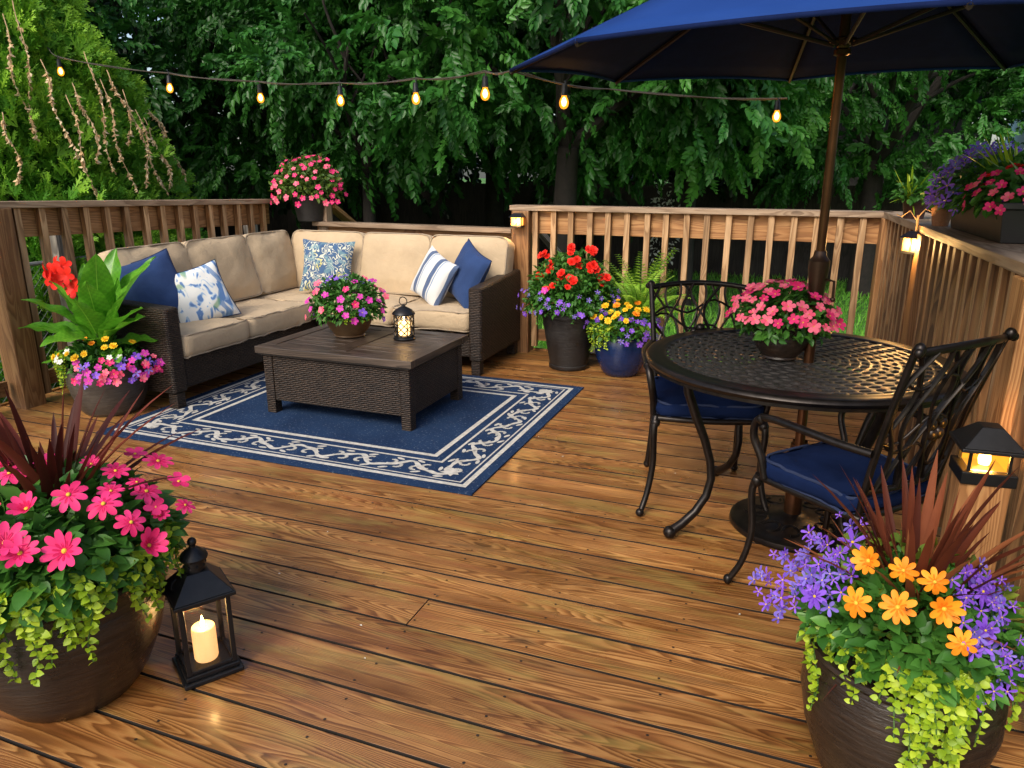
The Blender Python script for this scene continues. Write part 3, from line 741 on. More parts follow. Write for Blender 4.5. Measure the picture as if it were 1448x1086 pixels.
def rug():
    x0, x1, y0, y1 = -3.54, -1.27, 2.775, 4.60; w, d = x1-x0, y1-y0
    b = MB(); nx, ny = 40, 32; V = []; F = []
    b.box(0, w, 0, d, .0005, .008, 0)
    def fl(pts, z=.0092): b.add([(p[0], p[1], z) for p in pts], [tuple(range(len(pts)))], None, 1)
    def frame(i, wd):
        fl([(i,i),(w-i,i),(w-i,i+wd),(i,i+wd)]); fl([(i,d-i-wd),(w-i,d-i-wd),(w-i,d-i),(i,d-i)])
        fl([(i,i+wd),(i+wd,i+wd),(i+wd,d-i-wd),(i,d-i-wd)]); fl([(w-i-wd,i+wd),(w-i,i+wd),(w-i,d-i-wd),(w-i-wd,d-i-wd)])
    frame(.055, .026); frame(.098, .009); frame(.285, .014); frame(.345, .028)
    # scroll vine in the band .107 .. .285, thickening and thinning
    rr_ = random.Random(2)
    def vine(p0, dx, dy, L):
        nx_, ny_ = -dy, dx; c0 = .196; per = L/round(L/.30)
        pts = []; N = int(L/.012)
        for i in range(N+1):
            s_ = i/N*L; ph = s_/per*2*PI
            o = .044*math.sin(ph)+.012*math.sin(2.3*ph+1); hw = .008+.007*abs(math.sin(ph*1.5+.6))
            dv = .044*math.cos(ph)*2*PI/per; l = math.hypot(1, dv)
            pts.append((s_, o, hw, -dv/l, 1/l))
        def W(s_, o): return (p0[0]+dx*s_+nx_*o, p0[1]+dy*s_+ny_*o)
        for a, c in zip(pts[:-1], pts[1:]):
            q = [W(a[0]-a[2]*a[3], a[1]-a[2]*a[4]), W(c[0]-c[2]*c[3], c[1]-c[2]*c[4]), W(c[0]+c[2]*c[3], c[1]+c[2]*c[4]), W(a[0]+a[2]*a[3], a[1]+a[2]*a[4])]
            fl(q, .0092)
        s_ = per*.25
        while s_ < L-.05:
            up = 1 if int(s_/per*2+.01) % 2 == 0 else -1
            # curling tendrils + leaves from every crest
            for k in (-1, 1):
                cx, cy = s_+k*.055, -up*.022
                ring = []
                for j in range(11):
                    a = (-.4+j/10*3.9)*k+ (PI/2 if up > 0 else -PI/2); r_ = .036-.0018*j
                    ring.append((cx+r_*math.cos(a), cy+r_*math.sin(a)*.9, .0055+.004*math.sin(j/10*PI)))
                for a, c in zip(ring[:-1], ring[1:]):
                    tx, ty = c[0]-a[0], c[1]-a[1]; l = math.hypot(tx, ty); px, py = -ty/l, tx/l
                    fl([W(a[0]-px*a[2], a[1]-py*a[2]), W(c[0]-px*c[2], c[1]-py*c[2]), W(c[0]+px*c[2], c[1]+py*c[2]), W(a[0]+px*a[2], a[1]+py*a[2])], .0096)
                lx, ly, an = s_+k*rr_.uniform(.02, .09), up*rr_.uniform(.055, .07), rr_.uniform(-.6, .6)
                pts2 = []
                for j in range(10):
                    t_ = j/10*2*PI; ex, ey = .026*math.cos(t_), .010*math.sin(t_)
                    pts2.append(W(lx+ex*math.cos(an)-ey*math.sin(an), ly+ex*math.sin(an)+ey*math.cos(an)))
                fl(pts2, .010)
            s_ += per/2
    c0 = .196
    vine((c0, c0), 1, 0, w-2*c0); vine((w-c0, c0), 0, 1, d-2*c0); vine((w-c0, d-c0), -1, 0, w-2*c0); vine((c0, d-c0), 0, -1, d-2*c0)
    for cx in (c0, w-c0):
        for cy in (c0, d-c0):
            fl([(cx+(.035+.02*(j % 2))*math.cos(j*PI/8), cy+(.035+.02*(j % 2))*math.sin(j*PI/8)) for j in range(16)], .0104)
    # materials: woven navy with light flecks
    m = NT('navy_rug'); _, u, v = m.uv()
    wv = m.math('MULTIPLY', m.math('SINE', m.math('MULTIPLY', u, 900)), m.math('SINE', m.math('MULTIPLY', v, 900)))
    n = m.noise(m.obj(), 3, 4, .6); fk = m.noise(m.comb(m.math('MULTIPLY', u, 60), m.math('MULTIPLY', v, 170), 0), 1, 1)
    c = m.ramp(n, [(.3, (.009, .026, .070)), (.7, (.018, .048, .115))]); c = m.mix(m.ramp(fk, [(.66, 0), (.72, .6)]), c, (.35, .40, .46))
    fb = m.noise(m.comb(m.math('MULTIPLY', u, 400), m.math('MULTIPLY', v, 90), 0), 1, 2); c = m.mix(m.ramp(fb, [(.4, .35), (.7, 0)]), c, (.006, .016, .05))
    m.base(c); m.set(Roughness=.95, Specular_IOR_Level=.15); m.bump(m.math('ADD', wv, fb), .5, .002)
    o = b.build('area_rug', [m.m, plain('rug_cream', (.48, .46, .41), .95, 0, .25, 60, .3, .1)], smooth=False, loc=(x0, y0, .0005))
    tag(o, 'navy outdoor rug with cream scroll border under the coffee table', 'rug')
rug()

# ================================================================ DINING SET
TC = (.02, 3.0)
def dining_table():
    t = thing('dining_table', 'round dark cast metal patio table with pierced lattice top', 'table', (TC[0], TC[1], 0))
    ro, ri, zt, th = .575, .505, .70, .009
    b = MB()
    # pierced top
    rings = 13; r0 = .045; dr = (ri-r0)/rings; rg = random.Random(4)
    for k in range(rings):
        ra, rb = r0+k*dr, r0+(k+1)*dr; n = max(6, round(2*PI*(ra+rb)/2/.060)); off = (k % 2)*.5
        for c in range(n):
            a0, a1 = 2*PI*(c+off)/n, 2*PI*(c+1+off)/n; am, rm = (a0+a1)/2, (ra+rb)/2
            corners = []
            for j in range(16):
                q = j/16*4; sd_ = int(q); f = q-sd_
                uu, vv_ = [(-1+2*f, -1), (1, -1+2*f), (1-2*f, 1), (-1, 1-2*f)][sd_]
                corners.append((am+uu*(a1-a0)/2, rm+vv_*dr/2, uu, vv_))
            V = []; ha = rg.uniform(-.25, .25); sa, sb = rg.uniform(.74, .88), rg.uniform(.66, .80)
            tw = rg.uniform(-.35, .35)
            for (aa, r_, uu, vv_) in corners:
                l = math.hypot(uu, vv_); hu, hv = uu/l*sa, vv_/l*sb
                h2 = am+(hu+hv*tw)*(a1-a0)/2*.95; hr = rm+hv*dr/2
                V.append((r_*math.cos(aa), r_*math.sin(aa), zt)); V.append((hr*math.cos(h2), hr*math.sin(h2), zt-.001))
                V.append((hr*math.cos(h2), hr*math.sin(h2), zt-th)); V.append((r_*math.cos(aa), r_*math.sin(aa), zt-th))
            F = []
            for j in range(16):
                a_, d_ = j*4, ((j+1) % 16)*4
                F += [(a_, d_, d_+1, a_+1), (a_+1, d_+1, d_+2, a_+2), (a_+2, d_+2, d_+3, a_+3)]
            b.add(V, F)
    b.lathe([(.045, zt-th), (.045, zt+.002), (.032, zt+.002), (.032, zt-th)], 24)
    b.build('pierced_top', IRONT, t, ang=50)
    b = MB(); b.lathe([(ri-.004, zt-th-.002), (ri-.006, zt+.001), (ri+.002, zt+.006), (ri+.012, zt+.004), (ri+.03, zt+.003), (ro-.012, zt+.004), (ro-.002, zt-.001), (ro+.003, zt-.010), (ro-.002, zt-.020), (ro-.008, zt-.024), (ro-.008, zt-.036), (ro-.016, zt-.038), (ro-.02, zt-.022), (ri-.004, zt-th-.002)], 96); b.build('rim', IRON, t, ang=50)
    for a in (217, 307, 37, 127):
        a = R(a); ca, sa = math.cos(a), math.sin(a); pts = []
        for r_, z in [(.47, .672), (.46, .60), (.42, .50), (.375, .40), (.345, .31), (.335, .235), (.35, .165), (.395, .10), (.45, .055), (.49, .032)]: pts.append((r_*ca, r_*sa, z))
        b = MB(); b.tube(pts, [.015, .018, .018, .017, .016, .016, .016, .017, .018, .02], 10); b.sphere((.50*ca, .50*sa, .026), .026, 8); b.build('leg', IRON, t, ang=60)
dining_table()

def chair(label, loc, rz, top=.90, lean=.32, scl=(1, 1, 1)):
    t = thing('patio_chair', label, 'chair', (*loc, 0), rz); t.scale = scl
    def sp(pts, n=6):   # catmull-rom
        P = [Vector(p) for p in pts]; out = []
        for i in range(len(P)-1):
            a, b, c, d = P[max(i-1, 0)], P[i], P[i+1], P[min(i+2, len(P)-1)]
            for k in range(n):
                s_ = k/n; out.append(.5*((2*b)+(c-a)*s_+(2*a-5*b+4*c-d)*s_*s_+(3*b-a-3*c+d)*s_**3))
        return out+[P[-1]]
    for sgn in (-1, 1):
        b = MB(); p = sp([(sgn*.215, -.215, .425), (sgn*.222, -.235, .36), (sgn*.218, -.222, .22), (sgn*.235, -.24, .10), (sgn*.262, -.275, .018)])
        b.tube(p, [.015-.003*i/len(p) for i in range(len(p))], 10); b.sphere((sgn*.264, -.277, .018), .018, 8); b.sphere((sgn*.216, -.222, .40), .021, 8); b.build('leg', IRON, t, ang=60)
        b = MB(); p = sp([(sgn*.195, .20, .425), (sgn*.195, .215, .30), (sgn*.20, .235, .15), (sgn*.208, .275, .018)])
        b.tube(p, .0135, 10); b.sphere((sgn*.208, .277, .018), .018, 8); b.build('leg', IRON, t, ang=60)
        b = MB(); ar = [(sgn*.218, .235, .635), (sgn*.245, .12, .640), (sgn*.262, -.02, .648), (sgn*.26, -.15, .645), (sgn*.252, -.215, .62), (sgn*.24, -.235, .56), (sgn*.228, -.20, .49), (sgn*.222, -.18, .425)]
        p = sp(ar); b.tube(p, .0125, 10, flat=1.25); b.sphere((sgn*.258, -.19, .632), .018, 8); b.build('arm', IRON, t, ang=60)
    # back posts + rails
    def S(s, v):   # panel surface, s -1..1, v 0..1
        bow = .055*(1-s*s)
        z = .455+(top-.455)*v; y = .205+(lean-.205)*(v**1.25)+bow*(.35+.65*v); x = s*(.195+.035*v); return Vector((x, y, z + .018*v*(1-s*s)))
    b = MB()
    for sgn in (-1, 1):
        p = [(sgn*.195, .20, .42)]+[S(sgn, v/8) for v in range(9)]; b.tube(p, .0118, 10)
        q = S(sgn, 1); b.sphere(q+Vector((0, .010, .002)), .0185, 8); b.sphere(q+Vector((sgn*.012, .016, -.006)), .014, 6)
    b.tube([S(-1+i/10*2, .975) for i in range(11)], .0125, 10, flat=.8); b.tube([S(-1+i/10*2, .10) for i in range(11)], .010, 8); b.build('back_frame', IRON, t, ang=60)
    b = MB(); K = 7; A = 1/K*1.0
    for k in range(K):
        for ph in (0, 1):
            s0 = -1+(2*k+1)/K; pts = []
            for i in range(19):
                v = .10+.87*i/18; s_ = s0+A*1.12*math.sin(PI*(2.2*(v-.1)/.87+(k % 2)*.5)+ph*PI) + .06*math.sin(5*v+k*2)
                s_ = max(-.985, min(.985, s_)); pts.append(S(s_, v)+Vector((0, .004*(1 if ph else -1), 0)))
            b.tube(pts, .0054, 6, flat=1.6)
    for v0, sl in ((.30, .28), (.55, -.25), (.75, .12)):
        b.tube([S(-.98+i/14*1.96, v0+sl*(i/14-.5)+.05*math.sin(i*.9)) for i in range(15)], .0055, 6)
    c = S(0, .48); 
    for j in range(5):
        a = 2*PI*j/5+.3; b.sphere(c+Vector((.028*math.cos(a), -.004, .028*math.sin(a))), .021, 6, sc=(1, 1, 1))
    b.sphere(c+Vector((0, -.01, 0)), .014, 6); b.build('back_lattice', IRON, t, ang=60)
    b = MB(); fr = [(-.215, -.215), (.215, -.215), (.2, .205), (-.2, .205)]
    pts = []
    for i in range(33):
        q = i/32*4; s_ = min(3, int(q)); f = q-s_; a_, c_ = fr[s_], fr[(s_+1) % 4]; pts.append((a_[0]+(c_[0]-a_[0])*f, a_[1]+(c_[1]-a_[1])*f - (.025*math.sin(PI*f) if s_ == 0 else 0), .418))
    b.tube(pts, .013, 8, cap=False)
    for i in range(7): x = -.18+.06*i; b.tube([(x, -.21, .412), (x, .20, .412)], .005, 6)
    b.build('seat_frame', IRON, t, ang=60)
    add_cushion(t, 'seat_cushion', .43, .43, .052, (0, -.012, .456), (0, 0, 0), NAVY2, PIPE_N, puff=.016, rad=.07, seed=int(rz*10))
chair('cast metal chair with navy cushion pushed in at the far left of the round table', (-.34, 3.18), R(14), .89, .30, (1, 1, 1))
chair('cast metal chair with navy cushion and high lattice back by the right railing', (.205, 2.455), R(-130.5), .955, .335, (.88, .88, 1))

# ================================================================ UMBRELLA
PX, PY = .065, 2.98
def umbrella():
    t = thing('patio_umbrella', 'open navy blue umbrella on a bronze pole through the round table', 'umbrella', (PX, PY, 0))
    b = MB(); b.lathe([(.001, .002), (.235, .002), (.243, .012), (.240, .028), (.225, .036), (.21, .034), (.19, .042), (.12, .050), (.06, .060), (.05, .066), (.001, .066)], 64)
    for j in range(12):
        a = 2*PI*j/12; pts = []
        for i in range(15):
            q = i/14*2*PI*.8; r_ = .145+.038*math.cos(q); aa = a+.17*math.sin(q)*1.3; pts.append((r_*math.cos(aa), r_*math.sin(aa), .048-.004*(r_-.14)/.05*1.2))
        b.tube(pts, .006, 6)
    b.build('base', IRON, t, ang=50)
    b = MB(); b.lathe([(.034, .06), (.034, .36), (.028, .365), (.028, .372)], 20); b.sphere((.045, -.01, .30), .015, 6); b.build('base_tube', BRONZE, t)
    tl = R(-.3)
    up = bpy.data.objects.new('pole', None)
    b = MB(); b.lathe([(.019, .1), (.019, 1.0), (.0215, 1.0), (.0215, 1.005)], 20)
    b.lathe([(.016, 1.0), (.016, 2.19), (.001, 2.2)], 20); pole = b.build('pole', BRONZE, t, rot=(R(2.6), tl, 0))
    b = MB(); b.lathe([(.02, .93), (.027, .95), (.030, 1.0), (.036, 1.05), (.036, 1.085), (.024, 1.10), (.02, 1.12)], 20); b.tube([(.03, -.02, 1.02), (.055, -.05, 1.02), (.057, -.053, .96)], .005, 6); b.sphere((.057, -.053, .955), .010, 6); b.build('crank_housing', plain('dark_bronze', (.05, .025, .014), .35, .6), pole)
    n = 8; Rr = 1.13; za, zr = 2.20, 1.768; A0 = R(10)
    def P(f, tt, k):   # panel k, f 0..1 across, tt 0..1 radial
        a0, a1 = A0+k*2*PI/n, A0+(k+1)*2*PI/n
        p0 = np.array([math.cos(a0), math.sin(a0)]); p1 = np.array([math.cos(a1), math.sin(a1)])
        p = (p0*(1-f)+p1*f); m = 4*f*(1-f)
        r_ = Rr*tt*(1-.035*m*tt**2)
        z = za-(za-zr)*tt**1.08 - .012*m*math.sin(PI*tt) + .012*m*tt**4
        return (p[0]*r_, p[1]*r_, z)
    b = MB()
    for k in range(n):
        NF, NT_ = 8, 10; V = []; F = []
        for j in range(NT_+1):
            for i in range(NF+1): V.append(P(i/NF, max(.02, j/NT_), k))
        for j in range(NT_):
            for i in range(NF): a = j*(NF+1)+i; F.append((a, a+NF+1, a+NF+2, a+1))
        o = len(V)
        b.add(V, F)
        H = [(x, y, z-.012) for x, y, z in (P(i/NF, 1, k) for i in range(NF+1))]; T_ = [P(i/NF, 1, k) for i in range(NF+1)]
        b.add(T_+H, [(i, i+1, NF+2+i, NF+1+i) for i in range(NF)])
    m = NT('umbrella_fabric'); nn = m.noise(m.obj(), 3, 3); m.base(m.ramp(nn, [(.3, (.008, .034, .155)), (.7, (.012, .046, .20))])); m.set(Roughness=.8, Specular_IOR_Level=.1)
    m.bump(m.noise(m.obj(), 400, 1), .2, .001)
    can = b.build('canopy', [m.m, plain('umbrella_shaded_underside', (.006, .012, .05), .9, spec=.05)], pole, ang=40); so_ = can.modifiers.new('thickness', 'SOLIDIFY'); so_.thickness = .002; so_.offset = -1; so_.material_offset = 1; so_.use_flip_normals = False  # second, darker navy paints the canopy's own shade on its underside
    for k in range(n):
        b = MB(); a = A0+k*2*PI/n; pts = []
        for j in range(9): x, y, z = P(0, j/8*.995+.004, k); pts.append((x, y, z-.014))
        b.tube(pts, .0085, 6, flat=.8); rib = b.build('rib', DARKBR, pole)
        b = MB(); x, y, z = P(0, .52, k); b.tube([(.03*math.cos(a), .03*math.sin(a), 1.80), (x, y, z-.02)], .0065, 6); b.build('strut', DARKBR, rib)
    b = MB(); b.lathe([(.018, 1.765), (.027, 1.77), (.027, 1.785), (.02, 1.79), (.021, 1.80), (.04, 1.803), (.04, 1.82), (.02, 1.825)], 20); b2 = MB(); b2.lathe([(.018, 2.14), (.04, 2.145), (.04, 2.165), (.018, 2.17)], 16)
    for j in range(8):
        a = A0+j*PI/4; b.sphere((.04*math.cos(a), .04*math.sin(a), 1.811), .009, 5)
    b.build('runner_hub', BRONZE, pole); b2.build('top_hub', BRONZE, pole)
umbrella()

# ================================================================ STRING LIGHTS
def string_light():
    w = [(-5.9, 4.75, 2.36), (-5.05, 4.15, 2.17), (-4.635, 3.80, 2.105), (-3.712, 3.783, 1.967), (-3.009, 3.74, 1.887), (-2.368, 3.589, 1.84), (-1.838, 3.44, 1.822), (-1.375, 3.219, 1.81), (-1.115, 2.86, 1.765), (-.93, 3.66, 1.765), (-.15, 4.17, 1.742)]
    t = thing('string_lights', 'string of round amber bulbs from the conifer to the umbrella edge', 'string lights', w[-1])
    O = Vector(w[-1]); cord = []
    for a, c in zip(w[:-1], w[1:]):
        a, c = Vector(a), Vector(c); L = (c-a).length
        for i in range(8): f = i/8; cord.append(a.lerp(c, f)-O-Vector((0, 0, .035*L*4*f*(1-f)*.5)))
    cord.append(Vector((0, 0, 0)))
    b = MB(); b.tube(cord, .003, 6); 
    c2 = [p+Vector((.006*math.sin(i*1.1), .006*math.cos(i*1.1), .006*math.sin(i*.7))) for i, p in enumerate(cord)]; b.tube(c2, .0022, 5); b.build('cord', plain('cord', (.05, .04, .03), .7), t)
    for k, (x, y, z) in enumerate([w[2], w[3], w[4], w[5], w[6], w[7], (-1.01, 3.22, 1.765), (-.19, 4.10, 1.742)]):
        sw = random.Random(k).uniform(-.12, .12); dz = .0 if k < 6 else -.012
        b = MB(); b.tube([(0, 0, .008+dz), (.004, 0, -.012), (0, 0, -.02)], .004, 6); b.lathe([(.001, -.015), (.012, -.018), (.013, -.04), (.0155, -.055), (.0155, -.062), (.001, -.062)], 14)
        s_ = b.build('socket', BLACK, t, loc=(x-O.x, y-O.y, z-O.z), rot=(sw, sw*.6, 0))
        b = MB(); b.lathe([(.010, -.060), (.012, -.068), (.018, -.080), (.0205, -.092), (.018, -.105), (.011, -.114), (.001, -.117)], 18); b.build('bulb', AMBER, s_)
        b = MB(); b.lathe([(.001, -.068), (.007, -.074), (.0115, -.088), (.008, -.101), (.001, -.106)], 10); b.build('filament', FIL, s_)
        plight('bulb_light', (0, 0, -.1), 1.1, parent=s_, r=.02)
string_light()

# ================================================================ LANTERNS
def floor_lantern():
    t = thing('candle_lantern', 'black metal lantern with glass sides and a lit pillar candle on the deck', 'lantern', (-1.505, 1.415, 0), R(-33)); t.scale = (1.0, 1.0, 1.08)
    b = MB(); b.box(-.082, .082, -.082, .082, .001, .016); b.build('base', BLACK, t, .004, False)
    b = MB(); b.box(-.073, .073, -.073, .073, .0162, .030); b.build('base_step', BLACK, t, .003, False)
    hw = .062; b = MB()
    for sx, sy in ((-1,-1),(1,-1),(1,1),(-1,1)): b.box(sx*hw-.0065, sx*hw+.0065, sy*hw-.0065, sy*hw+.0065, .030, .232)
    for z0, z1 in ((.0305, .040), (.222, .232)):
        for s_ in (-1, 1): b.box(-.0555, .0555, s_*hw-.005, s_*hw+.005, z0, z1); b.box(s_*hw-.005, s_*hw+.005, -.0555, .0555, z0, z1)
    b.build('frame', BLACK, t, .0015, False)
    b = MB()
    for s_ in (-1, 1): b.add([(-.0555, s_*.061, .04), (.0555, s_*.061, .04), (.0555, s_*.061, .222), (-.0555, s_*.061, .222)], [(0,1,2,3)]); b.add([(s_*.061, -.0555, .04), (s_*.061, .0555, .04), (s_*.061, .0555, .222), (s_*.061, -.0555, .222)], [(0,1,2,3)])
    b.build('glass_pane', GLASS, t, smooth=False)
    b = MB(); pyramid(b, .083, .232, .243, .083); pyramid(b, .080, .2435, .298, .030); b.build('roof', BLACK, t, .002, False)
    b = MB(); b.lathe([(.028, .296), (.028, .325), (.036, .328), (.038, .334), (.034, .343), (.018, .356), (.009, .361), (.009, .366), (.001, .366)], 24); b.sphere((0, 0, .375), .0125, 8)
    for j in range(8):
        a = j*PI/4; b.sphere((.0285*math.cos(a), .0285*math.sin(a), .313), .004, 4, mi=1)
    b.build('chimney', [BLACK, plain('vent_hole', (.001, .001, .001), .9)], t)
    b = MB(); ring = [(0, -.05+.0, .275)]
    b.tube([(0, -.052, .284), (0, -.064, .276), (0, -.068, .262), (0, -.064, .252), (0, -.06, .258)], .0035, 6); b.build('latch', BLACK, t)
    b = MB(); b.lathe([(.001, .031), (.031, .031), (.033, .036), (.033, .120), (.031, .126), (.024, .124), (.001, .118)], 28); cd = b.build('candle', WAX, t)
    b = MB(); b.lathe([(.001, .122), (.0045, .127), (.006, .134), (.004, .146), (.0008, .158)], 10); b.build('flame', FLAME, cd)
    plight('candle_light', (0, 0, .17), .35, r=.012, parent=t)
floor_lantern()
def table_lantern():
    t = thing('candle_lantern', 'small round black lattice lantern with a glowing candle on the coffee table', 'lantern', (-2.20, 3.87, .416))
    b = MB(); b.lathe([(.001, 0), (.066, 0), (.068, .006), (.062, .012), (.062, .022), (.056, .024), (.001, .024)], 32); b.build('base', BLACK, t)
    b = MB(); Rl = .060
    for k in range(9):
        for s_ in (-1, 1):
            pts = []
            for i in range(13): a = 2*PI*k/9+s_*i/12*2*PI*3/9; pts.append((Rl*math.cos(a), Rl*math.sin(a), .022+.128*i/12))
            b.tube(pts, .0030, 5)
    for j in range(6): a = j*PI/3+.3; b.tube([(Rl*math.cos(a), Rl*math.sin(a), .02), (Rl*math.cos(a), Rl*math.sin(a), .152)], .0035, 6)
    b.build('lattice', BLACK, t)
    b = MB(); b.lathe([(.066, .148), (.070, .154), (.066, .162), (.050, .178), (.025, .192), (.012, .198), (.010, .21), (.001, .212)], 32); b.build('roof', BLACK, t)
    b = MB(); b.tube([(.026*math.cos(a), 0, .228+.026*math.sin(a)) for a in [PI*2*i/16 for i in range(17)]], .0032, 6); b.build('handle_ring', BLACK, t)
    b = MB(); b.lathe([(.001, .024), (.034, .024), (.035, .10), (.030, .104), (.001, .099)], 24)
    m = NT('bright_wax'); m.base((.8, .6, .35)); m.set(Emission_Color=(1, .55, .18, 1), Emission_Strength=2.2); c = b.build('candle', m.m, t)
    b = MB(); b.lathe([(.001, .102), (.005, .108), (.006, .116), (.001, .138)], 8); b.build('flame', FLAME, c)
    plight('candle_light', (0, 0, .125), .5, r=.012, parent=t)
table_lantern()

# ================================================================ PLANTS
def pot(t, prof, mat, rim=None, soil_z=None, soil_r=None, lip_r=.02):
    b = MB(); b.lathe(prof, 56); p = b.build('pot', mat, t, ang=50)
    b = MB(); r = soil_r; V = [(0, 0, soil_z+.01)]; 
    b.lathe([(.0001, soil_z+.012), (r*.5, soil_z+.010), (r, soil_z)], 28); b.build('soil', SOIL, p)
def mound(name, t, mat, c, rad, n, size, seed, lt=None, up=.5, lo=-.25, shell=(.55, 1.0), sv=.3, out=1.0, amin=None, wob=.0):
    r = rs(seed); lt = lt or leaf_t(.30, 1, .10, .25, 2)
    u = r.normal(size=(n*3, 3)); u /= np.linalg.norm(u, axis=1, keepdims=True); u = u[u[:, 2] > lo][:n]; k = len(u)
    rr_ = shell[0]+(shell[1]-shell[0])*r.rand(k)**.6
    if wob: rr_ *= 1+wob*np.sin(u[:, 0]*5+seed)*np.cos(u[:, 1]*6+u[:, 2]*4)
    T = np.array(c)+u*np.array(rad)*rr_[:, None]
    d = u*out+r.normal(0, .55, (k, 3))+np.array([0, 0, -.15]); nz = u*.6+np.array([0, 0, up])+r.normal(0, .3, (k, 3))
    S = size*(1+sv*r.normal(0, .6, k)).clip(.4, 1.8)
    rn = np.clip(.12+.62*r.rand(k)+.22*(r.rand(k) < .12), 0, 1)
    return np_mesh(name, [(lt[0], lt[1], frames(d, nz), T, S, rn, 0)], mat, t)
ROUND = leaf_t(.40, 1, .10, .25, 4)
def trails(name, t, mat, c, strands, size, seed, rad, zrim, grav=.9, lt=None, per=.020, stemm=STEM, pot_bulge=1.0):
    """strands: list of (angle deg, drop length, outward). Leafy strands falling over the rim"""
    r = rs(seed); lt = lt or ROUND; TT = []; DD = []; NN = []; RN = []; SS = []; b = MB()
    for (a, L, o) in strands:
        a = R(a)+r.normal(0, .02); ca, sa = math.cos(a), math.sin(a); pts = []; n = max(4, int((L+.10)/per)); sd_ = r.normal(0, .4)
        for i in range(n+1):
            s_ = i/n*(L+.10)
            if s_ < .10: rr_ = rad-.06+s_/.10*(.06+o); z = zrim+.03*math.sin(s_/.10*PI*.75)+.01
            else: q = s_-.10; rr_ = rad+o*pot_bulge-.010*math.sin(q*20+a*3); z = zrim+.03*.7-q
            aa = sd_*s_*.35+.03*math.sin(s_*30+a*7)
            pts.append(Vector((c[0]+rr_*math.cos(a+aa), c[1]+rr_*math.sin(a+aa), c[2]+z)))
        b.tube(pts, .0016, 4)
        for i, p in enumerate(pts):
            fade = 1-.45*i/len(pts)
            for sg in (-1, 1):
                d = np.array([-sa*sg+ca*.8+r.normal(0, .5), ca*sg+sa*.8+r.normal(0, .5), r.normal(.05, .45)])
                TT.append(np.array(p)); DD.append(d); NN.append([ca*.7+r.normal(0, .5), sa*.7+r.normal(0, .5), .7+r.normal(0, .3)]); SS.append(size*fade*r.uniform(.75, 1.2)); RN.append(r.uniform(.1, .95))
    o_ = np_mesh(name, [(lt[0], lt[1], frames(np.array(DD), np.array(NN)), np.array(TT), np.array(SS), np.array(RN), 0)], mat, t)
    b.build('trailing_stem', stemm, o_); return o_
def blade_t(w, curl):
    V = []; F = []; N = 8
    for i in range(N+1):
        y = i/N; ww = w*min(1, .45+2.2*y)*(1-y)**.55+.0008; z = -curl*y*y; V += [(-ww, y, z+.35*ww), (0, y, z), (ww, y, z+.35*ww)]
    for i in range(N): a = i*3; F += [(a, a+1, a+4, a+3), (a+1, a+2, a+5, a+4)]
    return np.array(V), F
def blades(name, t, mat, c, n, length, spread, seed, w=.035, az=None, base=.03, up_pow=1.0):
    r = rs(seed); ch = []
    for curl in (.05, .18, .38):
        k = n//3; lt = blade_t(w, curl); lv = lt[0]
        a = r.uniform(0, 2*PI, k); inc = np.abs(r.normal(0, 1, k)).clip(0, 2.2)/2.2*spread+.04 + curl*.4
        d = np.stack([np.cos(a)*np.sin(inc), np.sin(a)*np.sin(inc), np.cos(inc)], 1)
        nz = -np.stack([np.cos(a), np.sin(a), np.zeros(k)], 1)*1.0+np.array([0, 0, .6])
        nz = np.stack([-np.cos(a)*np.cos(inc), -np.sin(a)*np.cos(inc), np.sin(inc)], 1)
        T = np.array(c)+np.stack([np.cos(a)*base*r.rand(k), np.sin(a)*base*r.rand(k), np.zeros(k)], 1)
        S = length*(.55+.45*r.rand(k))*(1-.25*inc/1.4)
        # droop: leaf local -z is gravity side -> use -nz so curl bends outward
        ch.append((lv, lt[1], frames(d, nz), T, S, r.rand(k), 0))
    return np_mesh(name, ch, mat, t)
def petal_t(w, curl, fold=.05):
    ys = [0, .22, .45, .68, .86, .96, 1.0]; ws = [.12, .50, .85, 1.0, .86, .52, .16]; V = []; F = []
    for y, k in zip(ys, ws):
        z = -curl*y*y; V += [(-w*k, y, z+fold*k), (0, y if y < 1 else .975, z), (w*k, y, z+fold*k)]
    for i in range(len(ys)-1): a = i*3; F += [(a, a+1, a+4, a+3), (a+1, a+2, a+5, a+4)]
    return np.array(V, float), F
def bloom_mesh(name, mat, n, r, w=.24, cup=.25, cr=.14, layers=1, inner=0, cz=.04, notch=False, curl=.12):
    b = MB(); rg = random.Random(n+int(r*1000))
    for L_ in range(layers):
        for k in range(n):
            a = 2*PI*(k+.5*L_)/n+rg.uniform(-.06, .06); s_ = r*(1-.28*L_)*rg.uniform(.92, 1.06); tv, tf = petal_t(w*.8, curl-.1*L_)
            M = Matrix.Rotation(a, 4, 'Z') @ Matrix.Rotation(cup+.25*L_+rg.uniform(-.08, .08), 4, 'X')
            b.add([Vector(p)*s_ for p in tv], tf, None, 0, rg.uniform(.15, .95), M)
    if inner:
        for k in range(n):
            tv, tf = petal_t(w*.42, curl); a = 2*PI*k/n+.02
            b.add([Vector(p)*r*.52+Vector((0, 0, .012*r)) for p in tv], tf, None, 0, 0.0, Matrix.Rotation(a, 4, 'Z') @ Matrix.Rotation(cup+.05, 4, 'X'))
    if cr: b.sphere((0, 0, cz*r*2), r*cr, 6, 1, (1, 1, .7))
    o = b.build(name, [mat, CENT]); me = o.data; bpy.data.objects.remove(o); return me
def _x(): pass
F_DAISY_P = bloom_mesh('flower', PINK, 9, 1, .25, .22, .12, 1, 1); F_DAISY_O = bloom_mesh('flower', ORANGE, 9, 1, .25, .20, .13, 1, 1)
